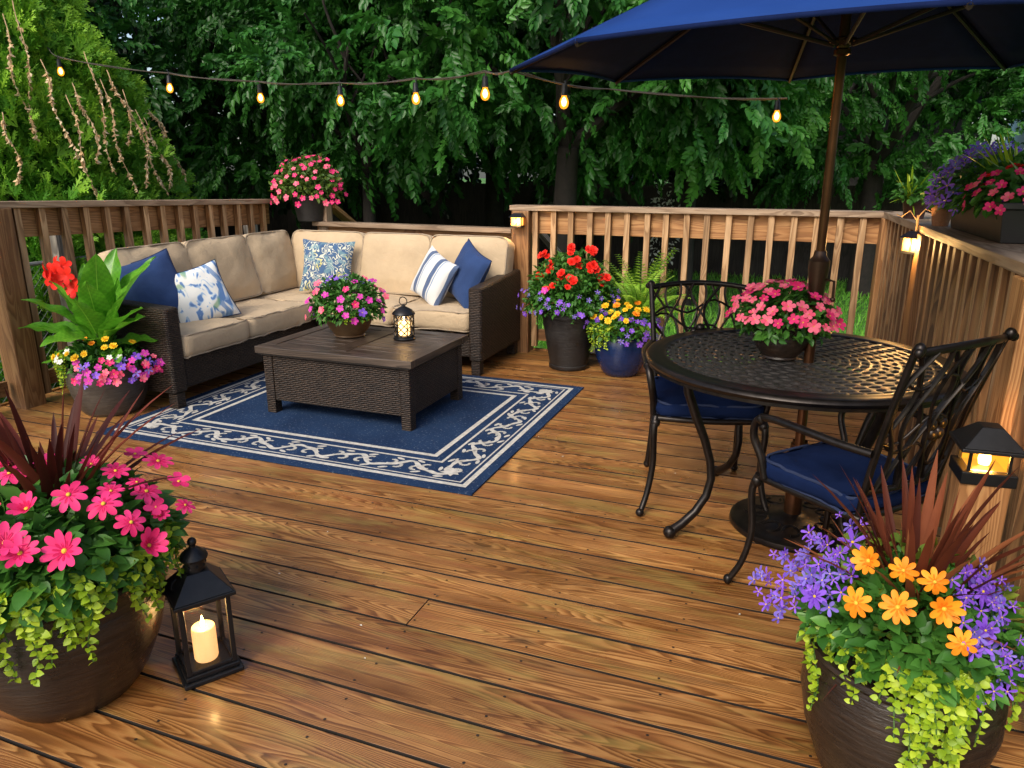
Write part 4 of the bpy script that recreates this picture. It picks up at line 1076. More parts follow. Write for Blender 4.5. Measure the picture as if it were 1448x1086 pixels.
DP = [F_DAISY_P]+[bloom_mesh('flower', PINK, k, 1, w, c, .12, 1, 1, curl=cu) for k, w, c, cu in ((8, .28, .05, .25), (10, .23, .45, .05), (9, .24, .7, -.05))]
DO = [F_DAISY_O]+[bloom_mesh('flower', ORANGE, k, 1, w, c, .13, 1, 1, curl=cu) for k, w, c, cu in ((8, .28, .05, .28), (9, .25, .5, .0))]
F_DAISY_V = bloom_mesh('flower', PURPLE, 8, 1, .25, .25, .1, 1, 1)
F_STAR_V = bloom_mesh('flower', PURPLE, 5, 1, .20, .35, .1, 1); F_STAR_B = bloom_mesh('flower', VIOLET, 5, 1, .26, .4, .1, 1)
F_PET_P = bloom_mesh('flower', PINK, 5, 1, .44, .35, .13, 1); F_PET_M = bloom_mesh('flower', MAG, 5, 1, .46, .35, .12, 1); F_PET_C = bloom_mesh('flower', CORAL, 5, 1, .46, .3, .1, 1)
F_PET_V = bloom_mesh('flower', PURPLE, 5, 1, .44, .3, .12, 1); F_PET_W = bloom_mesh('flower', WHITE, 5, 1, .44, .4, .16, 1)
F_MARI = bloom_mesh('flower', YELLOW, 9, 1, .3, .35, .0, 3); F_MARO = bloom_mesh('flower', ORANGE, 9, 1, .3, .35, .0, 3)
F_GER = bloom_mesh('flower', RED, 7, 1, .42, .5, 0, 3); F_CANNA = bloom_mesh('flower', RED, 5, 1, .44, .55, 0, 1, curl=.3)
def place_flower(t, me, p, d, s, rng_):
    o = bpy.data.objects.new('flower', me); C.objects.link(o); o.parent = t
    q = Vector(d).normalized().to_track_quat('Z', 'Y') @ Matrix.Rotation(rng_.uniform(0, 6.28), 4, 'Z').to_quaternion()
    o.rotation_mode = 'QUATERNION'; o.rotation_quaternion = q; o.location = p; o.scale = (s, s, s*rng_.uniform(.8, 1.1)); return o
def scatter(t, mes, c, rad, n, size, seed, lo=0.0, hi=1.0, az=None, k=1.02, min_d=None, face=(0,0,0)):
    rg = random.Random(seed); P = []; tries = 0; min_d = min_d if min_d is not None else size*1.3
    while len(P) < n and tries < n*60:
        tries += 1; z = rg.uniform(lo, hi); a = rg.uniform(0, 2*PI) if az is None else R(rg.uniform(*az)); h = math.sqrt(max(0, 1-z*z)) if z > 0 else 1
        u = Vector((h*math.cos(a), h*math.sin(a), z)); kk = k*rg.uniform(.93, 1.06); p = Vector(c)+Vector((u.x*rad[0]*kk, u.y*rad[1]*kk, u.z*rad[2]*kk))
        if any((p-q).length < min_d for q in P): continue
        P.append(p); d = u*.9+Vector((0, 0, .35))+Vector(face)+Vector([rg.uniform(-.4, .4) for _ in range(3)])
        me = rg.choice(mes); place_flower(t, me, p, d, size*rg.uniform(.75, 1.2), rg)
    return P
def loc_rel(t, p): return Vector(p)-t.location

# --- foreground left: pink daisies, burgundy spikes, lime creeper
def fg_left():
    cx, cy = -1.76, 1.22
    t = thing('potted_plant', 'huge dark pot with pink daisies, burgundy spikes and lime creeper at lower left', 'planter', (cx, cy, 0))
    pot(t, [(.001, 0), (.15, 0), (.165, .008), (.20, .06), (.238, .15), (.260, .24), (.264, .30), (.254, .345), (.258, .352), (.268, .362), (.264, .372), (.25, .374), (.242, .362), (.238, .33)], POT_BR, soil_z=.345, soil_r=.245)
    mound('foliage', t, GRN, (0, 0, .42), (.295, .30, .20), 2300, .048, 11, leaf_t(.34, 1, .10, .2, 4), up=.9, lo=-.12)
    blades('spike_leaves', t, SPIKE, (-.02, .04, .44), 66, .52, .95, 12, w=.052)
    r = rs(13); st = []
    for a in np.linspace(-120, 40, 95):
        L = float(np.clip(r.normal(.09, .06), .02, .24)); st.append((a, L, r.uniform(-.03, .03)))
    for a, L in ((-72, .24), (-84, .19), (-47, .22), (-28, .14)): st += [(a, L, .0), (a+2.5, L*.8, .015)]
    trails('trailing_leaves', t, LIME, (0, 0, 0), st, .031, 14, .285, .415, per=.019)
    rg = random.Random(3)
    for p in [(-1.572, 1.159, .639), (-1.606, 1.076, .632), (-1.503, 1.194, .611), (-1.44, 1.21, .566), (-1.395, 1.21, .51), (-1.477, 1.058, .558), (-1.541, .999, .569), (-1.581, .997, .588), (-1.70, 1.03, .635), (-1.85, 1.0, .60)]:
        q = loc_rel(t, p)*1.0; n = Vector((q.x, q.y, (q.z-.3)*1.5)).normalized()+Vector((.35, -.55, .35))
        place_flower(t, rg.choice(DP), q, n+Vector([rg.uniform(-.5, .5) for _ in range(3)]), .046*rg.uniform(.8, 1.15), rg)
    for p in [(-1.52, 1.345, .602), (-1.51, 1.254, .614), (-1.441, 1.332, .547), (-1.578, 1.327, .633), (-1.638, 1.3, .654), (-1.772, 1.155, .665), (-1.747, 1.25, .667), (-1.485, 1.345, .58), (-1.424, 1.328, .528), (-1.40, 1.40, .53), (-1.45, 1.43, .58), (-1.55, 1.45, .62), (-1.62, 1.43, .64), (-1.86, 1.2, .66), (-1.83, 1.08, .66)]:
        q = loc_rel(t, p); q.x *= .86; q.y *= .95; n = Vector((q.x, q.y, q.z-.2))+Vector((.1, -.2, .3)); place_flower(t, rg.choice(DP) if rg.random() < .6 else F_PET_P, q, n, .034*rg.uniform(.8, 1.2), rg)
    t.location.x -= .035
fg_left()
# --- foreground right
def fg_right():
    cx, cy = .30, 1.61
    t = thing('potted_plant', 'dark pot with orange daisies, purple stars, copper spikes at lower right', 'planter', (cx, cy, 0))
    pot(t, [(.001, 0), (.13, 0), (.14, .008), (.165, .06), (.20, .16), (.216, .245), (.214, .32), (.203, .36), (.209, .368), (.219, .378), (.216, .390), (.202, .392), (.194, .382), (.188, .34)], POT_BR, soil_z=.365, soil_r=.19)
    mound('foliage', t, GRN, (0, 0, .42), (.235, .235, .16), 1700, .038, 21, leaf_t(.32, 1, .10, .2, 4), up=.8, lo=.08)
    mound('fine_foliage', t, leafmat('olive_leaf', (.05, .10, .01), (.14, .22, .02), (.30, .38, .04), .5, .25), (0, .06, .42), (.24, .2, .20), 700, .032, 22, up=.6)
    blades('spike_leaves', t, SPIKE2, (.0, .02, .42), 66, .47, .55, 23, w=.046)
    blades('thin_spike_leaves', t, SPIKE2, (.02, .03, .42), 45, .36, 1.7, 24, w=.018)
    r = rs(25); st = []
    for a in np.linspace(-170, -30, 30): st.append((a, float(np.clip(r.normal(.03, .035), .005, .12)), r.uniform(-.02, .05)))
    for a in np.linspace(-98, -64, 12): st.append((a, float(np.clip(r.normal(.15, .05), .04, .26)), r.uniform(-.01, .04)))
    for a, L in ((-98, .25), (-74, .30), (-70, .26), (-150, .20), (-146, .16)): st.append((a, L, .02))
    trails('trailing_leaves', t, LIME, (0, 0, 0), st, .026, 26, .21, .42, per=.019)
    rg = random.Random(5)
    for p in [(.192, 1.534, .6), (.255, 1.514, .602), (.311, 1.501, .595), (.17, 1.444, .548), (.243, 1.436, .56), (.324, 1.451, .567), (.356, 1.41, .523)]:
        q = loc_rel(t, p)*1.05; n = Vector((q.x, q.y, 0)).normalized()+Vector((-.15, -1.0, .75)); place_flower(t, rg.choice(DO), q, n+Vector([rg.uniform(-.35, .35) for _ in range(3)]), .034*rg.uniform(.85, 1.12), rg)
    pp = [(.086, 1.497, .538), (.137, 1.489, .564), (.034, 1.646, .526), (.062, 1.643, .552), (.09, 1.574, .568), (.112, 1.684, .576), (.051, 1.547, .531), (.018, 1.542, .492), (.104, 1.518, .56), (.077, 1.559, .556), (.123, 1.583, .587), (.156, 1.562, .597), (.398, 1.61, .597), (.418, 1.568, .584), (.379, 1.521, .587), (.445, 1.575, .571), (.45, 1.525, .554), (.411, 1.47, .548), (.421, 1.444, .522), (.402, 1.438, .529), (.447, 1.547, .563), (.407, 1.58, .591),
          (.0, 1.6, .46), (-.02, 1.66, .48), (.02, 1.7, .52), (.07, 1.75, .57), (.46, 1.45, .49), (.47, 1.5, .45), (.43, 1.41, .45), (.45, 1.62, .58), (.16, 1.72, .62), (.02, 1.58, .44)]
    for i, p in enumerate(pp):
        q = loc_rel(t, p)*1.0; n = Vector((q.x, q.y, 0)).normalized()*.8+Vector((-.05, -.8, .6)); big = i in (0, 12, 13, 17)
        place_flower(t, F_DAISY_V if big else (F_STAR_V if i % 3 else F_STAR_B), q, n, (.032 if big else .021)*rg.uniform(.8, 1.15), rg)
        for _ in range(4):
            q2 = q+Vector([rg.uniform(-.035, .035) for _ in range(3)]); place_flower(t, F_STAR_V if rg.random() < .6 else F_STAR_B, q2, n+Vector([rg.uniform(-.5, .5) for _ in range(3)]), .017*rg.uniform(.7, 1.2), rg)
    place_flower(t, F_STAR_V, (-.14, .02, .62), (-.2, -.5, .8), .035, rg)
    t.scale = (.96, .96, .96); t.location.x += .004; t.location.y += .05
fg_right()

# --- canna pot
def canna():
    t = thing('potted_plant', 'red canna with broad leaves over mixed bright flowers in grey brown pot', 'planter', (-3.80, 3.12, 0))
    pot(t, [(.001, 0), (.14, 0), (.15, .006), (.17, .03), (.205, .12), (.222, .20), (.222, .25), (.212, .285), (.218, .292), (.222, .30), (.212, .306), (.2, .30), (.195, .27)], POT_GR, soil_z=.285, soil_r=.2)
    # big leaves: (azimuth deg, incline deg from vertical, length, width, base height)
    L = [(-35, 10, .50, .15, .50), (15, 24, .50, .16, .46), (200, 66, .46, .13, .42), (185, 32, .40, .13, .50), (-85, 66, .34, .12, .44), (-8, 58, .40, .13, .44), (60, 20, .48, .15, .50),
         (245, 38, .40, .12, .46), (-60, 30, .38, .13, .42), (-12, 40, .42, .13, .42), (160, 50, .36, .12, .42), (20, 74, .30, .10, .40), (95, 14, .46, .14, .52), (-28, 84, .26, .09, .37), (225, 80, .28, .10, .36),
         (-48, 18, .44, .13, .44), (-100, 22, .40, .12, .46), (150, 20, .42, .12, .5), (-20, 26, .36, .10, .36), (-120, 48, .30, .10, .40), (5, 10, .42, .12, .40)]
    rg = random.Random(1)
    for (az, inc, ln, w, h) in L:
        az, inc = R(az), R(inc); d = Vector((math.cos(az)*math.sin(inc), math.sin(az)*math.sin(inc), math.cos(inc)))
        nz = Vector((-math.cos(az)*math.cos(inc), -math.sin(az)*math.cos(inc), math.sin(inc)))+Vector((.25, -.35, .1))*rg.uniform(.2, 1.2); x_ = d.cross(nz).normalized(); nz = x_.cross(d).normalized()
        base = Vector((.04*math.cos(az), .04*math.sin(az), h)); cols = [-1, -.75, -.5, -.25, -.03, .03, .25, .5, .75, 1]; N = 26; b = MB(); V = []; F = []; rn = []; curl = rg.uniform(.12, .35); ph = rg.uniform(0, 6); tone = rg.uniform(.25, .6)
        for i in range(N+1):
            y = i/N; ww = w*.64*math.sin(PI*min(1, y**.8))**.75 if 0 < y < 1 else .001
            for c in cols:
                z = -curl*ln*y*y + .30*ww*abs(c)**1.5 + .010*math.sin(y*19+ph)*abs(c)**2
                V.append(base+x_*(ww*c)+d*(ln*y)+nz*z)
        k_ = len(cols)
        for i in range(N):
            for j in range(k_-1):
                F.append((i*k_+j, i*k_+j+1, (i+1)*k_+j+1, (i+1)*k_+j)); rib = j == 4
                rn.append(.95 if rib else max(0, min(1, tone+(.10 if (i-abs(j-4)) % 2 else -.06)+rg.uniform(-.03, .03))))
        b.add(V, F); b.r = rn; o = b.build('leaf', CANNA, t, ang=180)
        b = MB(); b.tube([(.02*math.cos(az), .02*math.sin(az), .27), tuple(base*.98), tuple(base+d*ln*.25)], [.010, .008, .003], 6); b.build('leaf_stalk', STEM, o)
    b = MB(); b.tube([(0, 0, .28), (-.05, -.03, .6), (-.16, -.06, .80)], [.010, .007, .005], 6); b.build('flower_stalk', plain('dark_stem', (.06, .03, .02), .5), t)
    for p in [(-.20, -.08, .83), (-.15, -.05, .87), (-.24, -.07, .79), (-.16, -.10, .78), (-.21, -.05, .88), (-.11, -.08, .82), (-.24, -.1, .85), (-.17, -.12, .83), (-.09, -.06, .74)]:
        place_flower(t, F_CANNA, p, (rg.uniform(-.6, .6)-.1, -.9, rg.uniform(-.2, .7)), .052*rg.uniform(.85, 1.2), rg)
    mound('foliage', t, GRN, (0, 0, .31), (.25, .23, .12), 1300, .032, 31, up=.8, lo=-.15)
    r = rs(32); st = [(a, float(np.clip(r.normal(.10, .06), .02, .22)), r.uniform(0, .05)) for a in np.linspace(-175, -105, 30)]
    trails('trailing_leaves', t, LIME, (0, 0, 0), st, .024, 33, .225, .33, per=.016)
    c = (0, 0, .30)
    scatter(t, [F_PET_M, F_PET_P, F_PET_V, F_PET_C, F_PET_M, F_STAR_B], c, (.30, .27, .13), 46, .024, 34, lo=-.45, hi=.55, az=(-80, 25), k=1.05, min_d=.028, face=(.2, -.5, .1))
    scatter(t, [F_MARI, F_MARO, F_MARI, F_PET_W], c, (.28, .25, .18), 12, .022, 35, lo=.35, hi=.95, az=(-150, 10), k=1.08, min_d=.05, face=(0, -.5, .2))
    scatter(t, [F_PET_W, F_MARI], c, (.28, .25, .16), 5, .020, 36, lo=.2, hi=.6, az=(-130, -95), k=1.08, face=(0, -.6, .2))
canna()

# --- tall black pot: red geraniums and blue lobelia
def red_pot():
    t = thing('potted_plant', 'tall black ribbed pot with red blooms over small violet flowers', 'planter', (-1.53, 5.10, 0))
    pot(t, [(.001, 0), (.135, 0), (.145, .008), (.146, .03), (.14, .035), (.165, .18), (.195, .36), (.20, .385), (.212, .39), (.214, .43), (.206, .435), (.195, .43), (.19, .40)], POT_BK, soil_z=.41, soil_r=.19)
    mound('foliage', t, GRN, (0, 0, .52), (.30, .27, .30), 1900, .045, 41, leaf_t(.3, 1, .1, .3, 2), up=.7, lo=-.3, wob=.12)
    mound('fine_foliage', t, GREEN_T2, (0, 0, .50), (.33, .28, .16), 800, .03, 42, up=.7, lo=-.3)
    blades('upright_leaves', t, GREEN_T2, (0, 0, .45), 36, .44, .8, 43, w=.06)
    rg = random.Random(6)
    for (a, h, r_) in [(-95, .70, .20), (-60, .78, .15), (-125, .74, .17), (-150, .67, .22), (-35, .76, .23), (-80, .86, .10), (-20, .84, .17), (-110, .60, .25), (-160, .80, .18), (-15, .66, .27), (-70, .66, .26)]:
        a = R(a); c = Vector((r_*math.cos(a), r_*math.sin(a), h))
        for j in range(4): place_flower(t, F_GER, c+Vector([rg.uniform(-.028, .028) for _ in range(3)]), (math.cos(a)*.5+rg.uniform(-.3, .3), -.8, .6), .030*rg.uniform(.8, 1.2), rg)
    scatter(t, [F_STAR_B, F_STAR_B, F_PET_V, F_STAR_V], (0, 0, .50), (.35, .30, .15), 44, .019, 45, lo=-.6, hi=.6, az=(-185, 10), k=1.05, min_d=.028, face=(0, -.5, .1))
    place_flower(t, F_PET_M, (-.10, -.27, .60), (0, -1, .5), .026, rg)
    r = rs(46); trails('trailing_leaves', t, GREEN_T2, (0, 0, 0), [(a, float(np.clip(r.normal(.05, .05), .01, .15)), r.uniform(0, .06)) for a in np.linspace(-180, 0, 26)], .022, 47, .21, .45, per=.018)
red_pot()
def blue_pot():
    t = thing('potted_plant', 'round cobalt blue pot with yellow marigolds, violet flowers and lime creeper', 'planter', (-1.13, 5.05, 0))
    pot(t, [(.001, 0), (.105, 0), (.115, .006), (.135, .03), (.175, .12), (.188, .20), (.180, .27), (.172, .285), (.176, .292), (.182, .30), (.172, .306), (.165, .295), (.16, .27)], POT_BL, soil_z=.285, soil_r=.16)
    mound('foliage', t, GRN, (0, 0, .33), (.24, .23, .14), 1300, .034, 51, up=.8, lo=-.25)
    scatter(t, [F_MARI, F_MARI, F_MARI, F_MARO], (0, 0, .32), (.23, .23, .19), 22, .026, 52, lo=.45, hi=1, az=(-190, 10), k=1.06, min_d=.045, face=(0, -.7, .2))
    scatter(t, [F_PET_V, F_STAR_B, F_PET_V], (0, 0, .33), (.25, .23, .13), 34, .022, 53, lo=-.7, hi=.75, az=(-85, 25), k=1.06, min_d=.03, face=(.1, -.5, .1))
    scatter(t, [F_STAR_B, F_PET_V], (0, 0, .33), (.26, .23, .13), 8, .018, 54, lo=-.3, hi=.4, az=(-200, -150), k=1.04, face=(0, -.5, .1))
    r = rs(55); trails('trailing_leaves', t, LIME, (0, 0, 0), [(a, float(np.clip(r.normal(.09, .05), .02, .17)), r.uniform(0, .06)) for a in np.linspace(-165, -100, 26)], .026, 56, .18, .33, per=.017)
blue_pot()
def fern():
    t = thing('potted_fern', 'bright green fern standing behind the blue pot by the railing', 'fern', (-1.04, 5.22, 0))
    pot(t, [(.001, 0), (.09, 0), (.12, .20), (.135, .33), (.13, .335), (.12, .32)], POT_TC, soil_z=.31, soil_r=.118)
    r = rs(61); TT = []; DD = []; NN = []; SS = []; RN = []; b = MB()
    for k in range(58):
        a = r.uniform(0, 2*PI); inc = abs(r.normal(0, .55))+.08; L = r.uniform(.38, .60); bend = r.uniform(.5, 1.3); P = Vector((.02*math.cos(a), .02*math.sin(a), .33)); pts = [P]; n = 22; th = inc
        rr_ = r.uniform(.2, .9)
        for i in range(n):
            th = inc+bend*(i/n)**1.6; d = Vector((math.cos(a)*math.sin(th), math.sin(a)*math.sin(th), math.cos(th))); P = P+d*(L/n); pts.append(P)
            if i < 3: continue
            f = i/n; ln = .055*math.sin(PI*min(1, .12+.88*(1-f)))**.6*(1-.35*f)+.006; side = Vector((-math.sin(a), math.cos(a), 0)); nrm = d.cross(side)*-1
            for sg in (-1, 1):
                dd = side*sg+d*.55+Vector((0, 0, -.15)); TT.append(P); DD.append(dd); NN.append((nrm.x, nrm.y, abs(nrm.z)+.2)); SS.append(ln); RN.append(min(1, max(0, rr_+r.normal(0, .1))))
        b.tube(pts, .0018, 4)
    lt = leaf_t(.16, 1, .03, .15, 2); f = np_mesh('fronds', [(lt[0], lt[1], frames(np.array(DD), np.array(NN)), np.array(TT), np.array(SS), np.array(RN), 0)], FERN, t); b.build('frond_stems', STEM, f)
fern()
# --- petunia bowl on coffee table
def bowl():
    t = thing('flower_bowl', 'low brown bowl of magenta and purple petunias on the coffee table', 'flower bowl', (-2.56, 3.83, .416))
    pot(t, [(.001, 0), (.085, 0), (.095, .006), (.09, .012), (.12, .05), (.142, .10), (.146, .112), (.138, .114), (.13, .10)], POT_BO, soil_z=.098, soil_r=.13)
    mound('foliage', t, GRN, (0, 0, .175), (.21, .20, .18), 1500, .034, 71, up=.7, lo=-.3, wob=.12)
    scatter(t, [F_PET_M, F_PET_M, F_PET_P, F_PET_V, F_PET_C], (0, 0, .175), (.235, .22, .185), 56, .024, 72, lo=-.35, hi=.95, k=1.04, min_d=.05, face=(.1, -.5, .1))
    scatter(t, [F_STAR_V, F_STAR_B], (0, 0, .16), (.2, .18, .20), 12, .019, 73, lo=.7, hi=1, k=1.0, min_d=.03)
    r = rs(74); trails('trailing_leaves', t, LIME, (0, 0, 0), [(a, float(np.clip(r.normal(.03, .02), .01, .06)), r.uniform(0, .05)) for a in (-50, -55, -60, -75, -45, -100, -130, -30, -25, -62)], .022, 75, .145, .13, per=.016)
bowl()
def geranium():
    t = thing('flower_bowl', 'dark bowl of coral pink flowers on the round metal table', 'flower bowl', (-.045, 2.965, .7065))
    pot(t, [(.001, 0), (.062, 0), (.068, .004), (.064, .010), (.088, .035), (.104, .07), (.106, .095), (.099, .12), (.101, .124), (.095, .126), (.09, .11)], POT_BR, soil_z=.112, soil_r=.09)
    mound('foliage', t, GRN, (0, 0, .15), (.165, .15, .12), 900, .034, 81, up=.7, lo=-.5)
    scatter(t, [F_PET_C, F_PET_C, F_PET_C, F_PET_P], (0, 0, .155), (.185, .17, .135), 92, .0225, 82, lo=-.15, hi=1, k=1.02, min_d=.029, face=(0, -.3, .1))
geranium()
def corner_pot():
    t = thing('flower_pot', 'dark pot of pink flowers on the low railing in the far corner behind the sofa', 'flower pot', (-3.98, 5.47, .976))
    pot(t, [(.001, 0), (.10, 0), (.108, .004), (.125, .10), (.145, .19), (.155, .195), (.155, .215), (.145, .217), (.14, .20)], POT_BK, soil_z=.20, soil_r=.14)
    mound('foliage', t, leafmat('yellow_green_leaf', (.03, .09, .01), (.09, .17, .02), (.22, .30, .05), .5, .25), (0, 0, .28), (.29, .24, .25), 1600, .042, 91, up=.5, lo=-.35, wob=.12, shell=(.3, 1))
    scatter(t, [F_PET_P, F_PET_P, F_PET_C], (0, 0, .27), (.31, .27, .26), 72, .024, 92, lo=-.45, hi=1, k=1.02, min_d=.045, az=(-200, 20), face=(0, -.5, .1))
corner_pot()
# --- rail planter
def rail_box():
    t = thing('planter_box', 'black window box of purple and red flowers on top of the right railing', 'planter box', (.735, 3.6, 1.1415), R(3.2))
    b = MB(); V = []
    def ringb(hx, hy, z): return [(-hx, -hy, z), (hx, -hy, z), (hx, hy, z), (-hx, hy, z)]
    V = ringb(.09, .39, 0)+ringb(.105, .41, .12)+ringb(.115, .42, .122)+ringb(.115, .42, .145)+ringb(.10, .405, .145)+ringb(.098, .40, .11)
    F = [(3, 2, 1, 0)]
    for k in range(5):
        for j in range(4): F.append((k*4+j, k*4+(j+1) % 4, (k+1)*4+(j+1) % 4, (k+1)*4+j))
    F.append((20, 21, 22, 23)); b.add(V, F); b.build('box', plain('black_plastic', (.012, .011, .010), .45, 0, .2, 12), t, .003, False)
    mound('foliage', t, GRN, (0, 0, .15), (.17, .42, .15), 1500, .045, 101, up=.6, lo=-.3)
    mound('silver_foliage', t, leafmat('grey_green_leaf', (.05, .08, .04), (.14, .20, .11), (.28, .34, .2), .6, .2), (-.03, .2, .16), (.16, .26, .16), 500, .05, 102, leaf_t(.14, 1, .05, .3, 2), up=.4)
    scatter(t, [F_STAR_V, F_STAR_V, F_STAR_B], (-.03, .20, .14), (.18, .30, .20), 110, .032, 103, lo=-.2, hi=1, k=1.06, min_d=.028, face=(-.4, -.5, .2))
    scatter(t, [F_PET_P, F_PET_C, F_PET_P, F_GER], (-.02, -.32, .13), (.18, .20, .14), 60, .019, 104, lo=-.1, hi=1, k=1.04, min_d=.03, face=(-.4, -.5, .2))
    blades('spike_leaves', t, LIME, (.02, -.10, .13), 45, .34, .9, 105, w=.05)
    blades('pale_spike_leaves', t, leafmat('pale_leaf', (.15, .30, .12), (.28, .45, .2), (.4, .6, .3), .5, .3), (.04, -.28, .13), 18, .30, .7, 106, w=.05)
rail_box()
t = thing('flower_pot', 'small terracotta pot against the far end of the black window box', 'flower pot', (.60, 4.13, 1.1415))
pot(t, [(.001, 0), (.035, 0), (.045, .07), (.052, .085), (.052, .10), (.046, .10), (.044, .09)], POT_TC, soil_z=.09, soil_r=.044); mound('foliage', t, GRN, (0, 0, .13), (.07, .07, .06), 160, .045, 111)
t = thing('flower_pot', 'small dark pot with lime tendrils on the railing corner nearest the hung lamp', 'flower pot', (.55, 4.72, 1.1415))
pot(t, [(.001, 0), (.05, 0), (.062, .08), (.07, .085), (.07, .10), (.062, .10), (.06, .09)], pot_mat('plum_glaze', (.03, .010, .008), (.09, .03, .022), .4), soil_z=.09, soil_r=.058)
mound('foliage', t, GRN, (0, 0, .12), (.09, .09, .07), 220, .045, 112); blades('tendril_leaves', t, LIME, (-.03, 0, .10), 33, .20, 1.8, 113, w=.06)

# ================================================================ BACKGROUND
def branch_tubes(b, p, d, L, r, depth, rg, out):
    pts = [Vector(p)]; dd = Vector(d).normalized(); n = 5
    for i in range(n):
        dd = (dd+Vector([rg.uniform(-.22, .22) for _ in range(3)])+Vector((0, 0, .04))).normalized(); pts.append(pts[-1]+dd*(L/n))
    b.tube(pts, [r*(1-.55*i/n) for i in range(n+1)], 7 if depth else 8); out.append(pts[-1])
    if depth > 0:
        for k in range(3):
            q = pts[2+k] if 2+k < len(pts) else pts[-1]; d2 = (dd+Vector([rg.uniform(-1, 1), rg.uniform(-1, 1), rg.uniform(-.4, .7)])).normalized(); branch_tubes(b, q, d2, L*.62, r*.5, depth-1, rg, out)
def spray_t(n=13, L=.5, leaf=.10, seed=0, w=.30):
    r = random.Random(seed); V = []; F = []; tv, tf = leaf_t(w, 1, .10, .22, 2)
    for i in range(n):
        f = (i+1)/n; y = L*f; sg = -1 if i % 2 else 1; z = -.25*L*f*f
        ang = sg*(.9-.45*f)*r.uniform(.8, 1.2) if i < n-1 else 0; s_ = leaf*(.75+.5*math.sin(PI*f))*r.uniform(.8, 1.15)
        M = Matrix.Translation((0, y, z)) @ Matrix.Rotation(-ang, 4, 'Z') @ Matrix.Rotation(-.35+r.uniform(-.3, .3), 4, 'X') @ Matrix.Rotation(r.uniform(-.5, .5), 4, 'Y')
        o = len(V); V += [tuple(M @ (Vector(p)*s_)) for p in tv]; F += [tuple(i_+o for i_ in f_) for f_ in tf]
    # twig
    o = len(V); V += [(-.003, 0, 0), (.003, 0, 0), (.001, L, -.25*L), (-.001, L, -.25*L)]; F.append((o, o+1, o+2, o+3))
    return np.array(V), F
def tree(label, x, y, h, r, zb, n, mats, seed, leaf=.10, cat='tree', lean=(0, 0), nclump=60, droop=.22, L=.42, w=.30, name='deciduous_tree', trunk_r=.16, kk=1.0):
    n = int(n*1.2); rg = random.Random(seed); q = rs(seed); g0 = -.57
    t = thing(name, label, cat, (x, y, g0))
    b = MB(); ends = []; zf = max(1.2, (zb-g0)*.9+.6)
    pts = [(0, 0, -.1), (lean[0]*.3, lean[1]*.3, zf*.5), (lean[0], lean[1], zf)]; b.tube([Vector(p) for p in pts], [trunk_r*1.25, trunk_r, trunk_r*.8], 10)
    for k in range(5): a = 2*PI*k/5+rg.random(); branch_tubes(b, pts[-1], (math.cos(a)*.8, math.sin(a)*.8, .8), (h-zf)*.55, trunk_r*.5, 1, rg, ends)
    b.build('trunk', BARK, t)
    # clump centres in the crown, leafy sprays around each
    zc = (zb-g0+h)/2; rz_ = (h-(zb-g0))/2
    u = q.normal(size=(nclump, 3)); u /= np.linalg.norm(u, axis=1, keepdims=True); rad = q.uniform(.55, 1.0, nclump)[:, None]
    cc = np.array([lean[0], lean[1], zc])+u*rad*np.array([r, r, rz_]); cs = q.uniform(.45, .95, nclump)*r*.34
    idx = q.randint(0, nclump, n); v = q.normal(size=(n, 3)); v /= np.linalg.norm(v, axis=1, keepdims=True)
    T = cc[idx]+v*(cs[idx]*q.uniform(.6, 1.0, n))[:, None]*np.array([1.15, 1.15, .8])
    keep = T[:, 2] > max(.25, zb-g0-.25); T = T[keep]; v = v[keep]; idx = idx[keep]; k = len(T)
    d = v*.8+u[idx]*.4+np.array([0, 0, -droop])+q.normal(0, .5, (k, 3)); nz = v*.7+np.array([0, 0, .9])+q.normal(0, .45, (k, 3))
    rn = np.clip(q.rand(nclump)[idx]*.45+q.rand(k)*.5, 0, 1); ch = []
    for j in range(3):
        s_ = spray_t(15, L, leaf*.84, seed*3+j, w); sel = np.arange(k) % 3 == j
        ch.append((s_[0], s_[1], frames(d[sel], nz[sel]), T[sel], q.uniform(.7, 1.2, sel.sum()), rn[sel], 0))
    np_mesh('crown', ch, mats, t, smooth=False)
# nearest big leafy tree, overhanging
tree('broad leafy tree with long drooping boughs behind the middle of the deck', -2.9, 9.2, 5.6, 2.3, 1.25, 2300, GREEN_T, 1, .115, nclump=75, lean=(.2, -.4))
tree('dense leafy tree behind the pot of pink flowers at the far corner', -6.6, 9.6, 5.8, 2.3, 1.0, 1800, GREEN_T, 2, .105, nclump=75)
tree('pale leaved tree hanging down over the back railing near the umbrella edge', -1.5, 10.6, 5.4, 1.6, 1.3, 1200, GREEN_T2, 3, .105, nclump=40, lean=(.0, -.2), trunk_r=.09)
tree('dark leafy tree behind the umbrella pole', .9, 13.0, 6.4, 2.3, 1.1, 1800, GREEN_T, 4, .10, nclump=70)
tree('small leaved tree beyond the flower box at the right edge', 3.6, 13.2, 5.8, 1.35, 1.1, 1100, GREEN_T, 5, .085, nclump=60, trunk_r=.11)
tree('tall dark tree behind the sofa and the low railing', -4.9, 11.8, 7.0, 2.7, 1.2, 1500, GREEN_T, 6, .12, nclump=70)
tree('dark tree rising behind the pointed conifer', -9.2, 8.2, 6.5, 2.4, .3, 1300, GREEN_T, 7, .11, nclump=60)
tree('leafy tree between the drooping tree and the conifer', -4.9, 7.9, 4.8, 1.2, 1.1, 800, GREEN_T, 8, .10, nclump=36, trunk_r=.08)
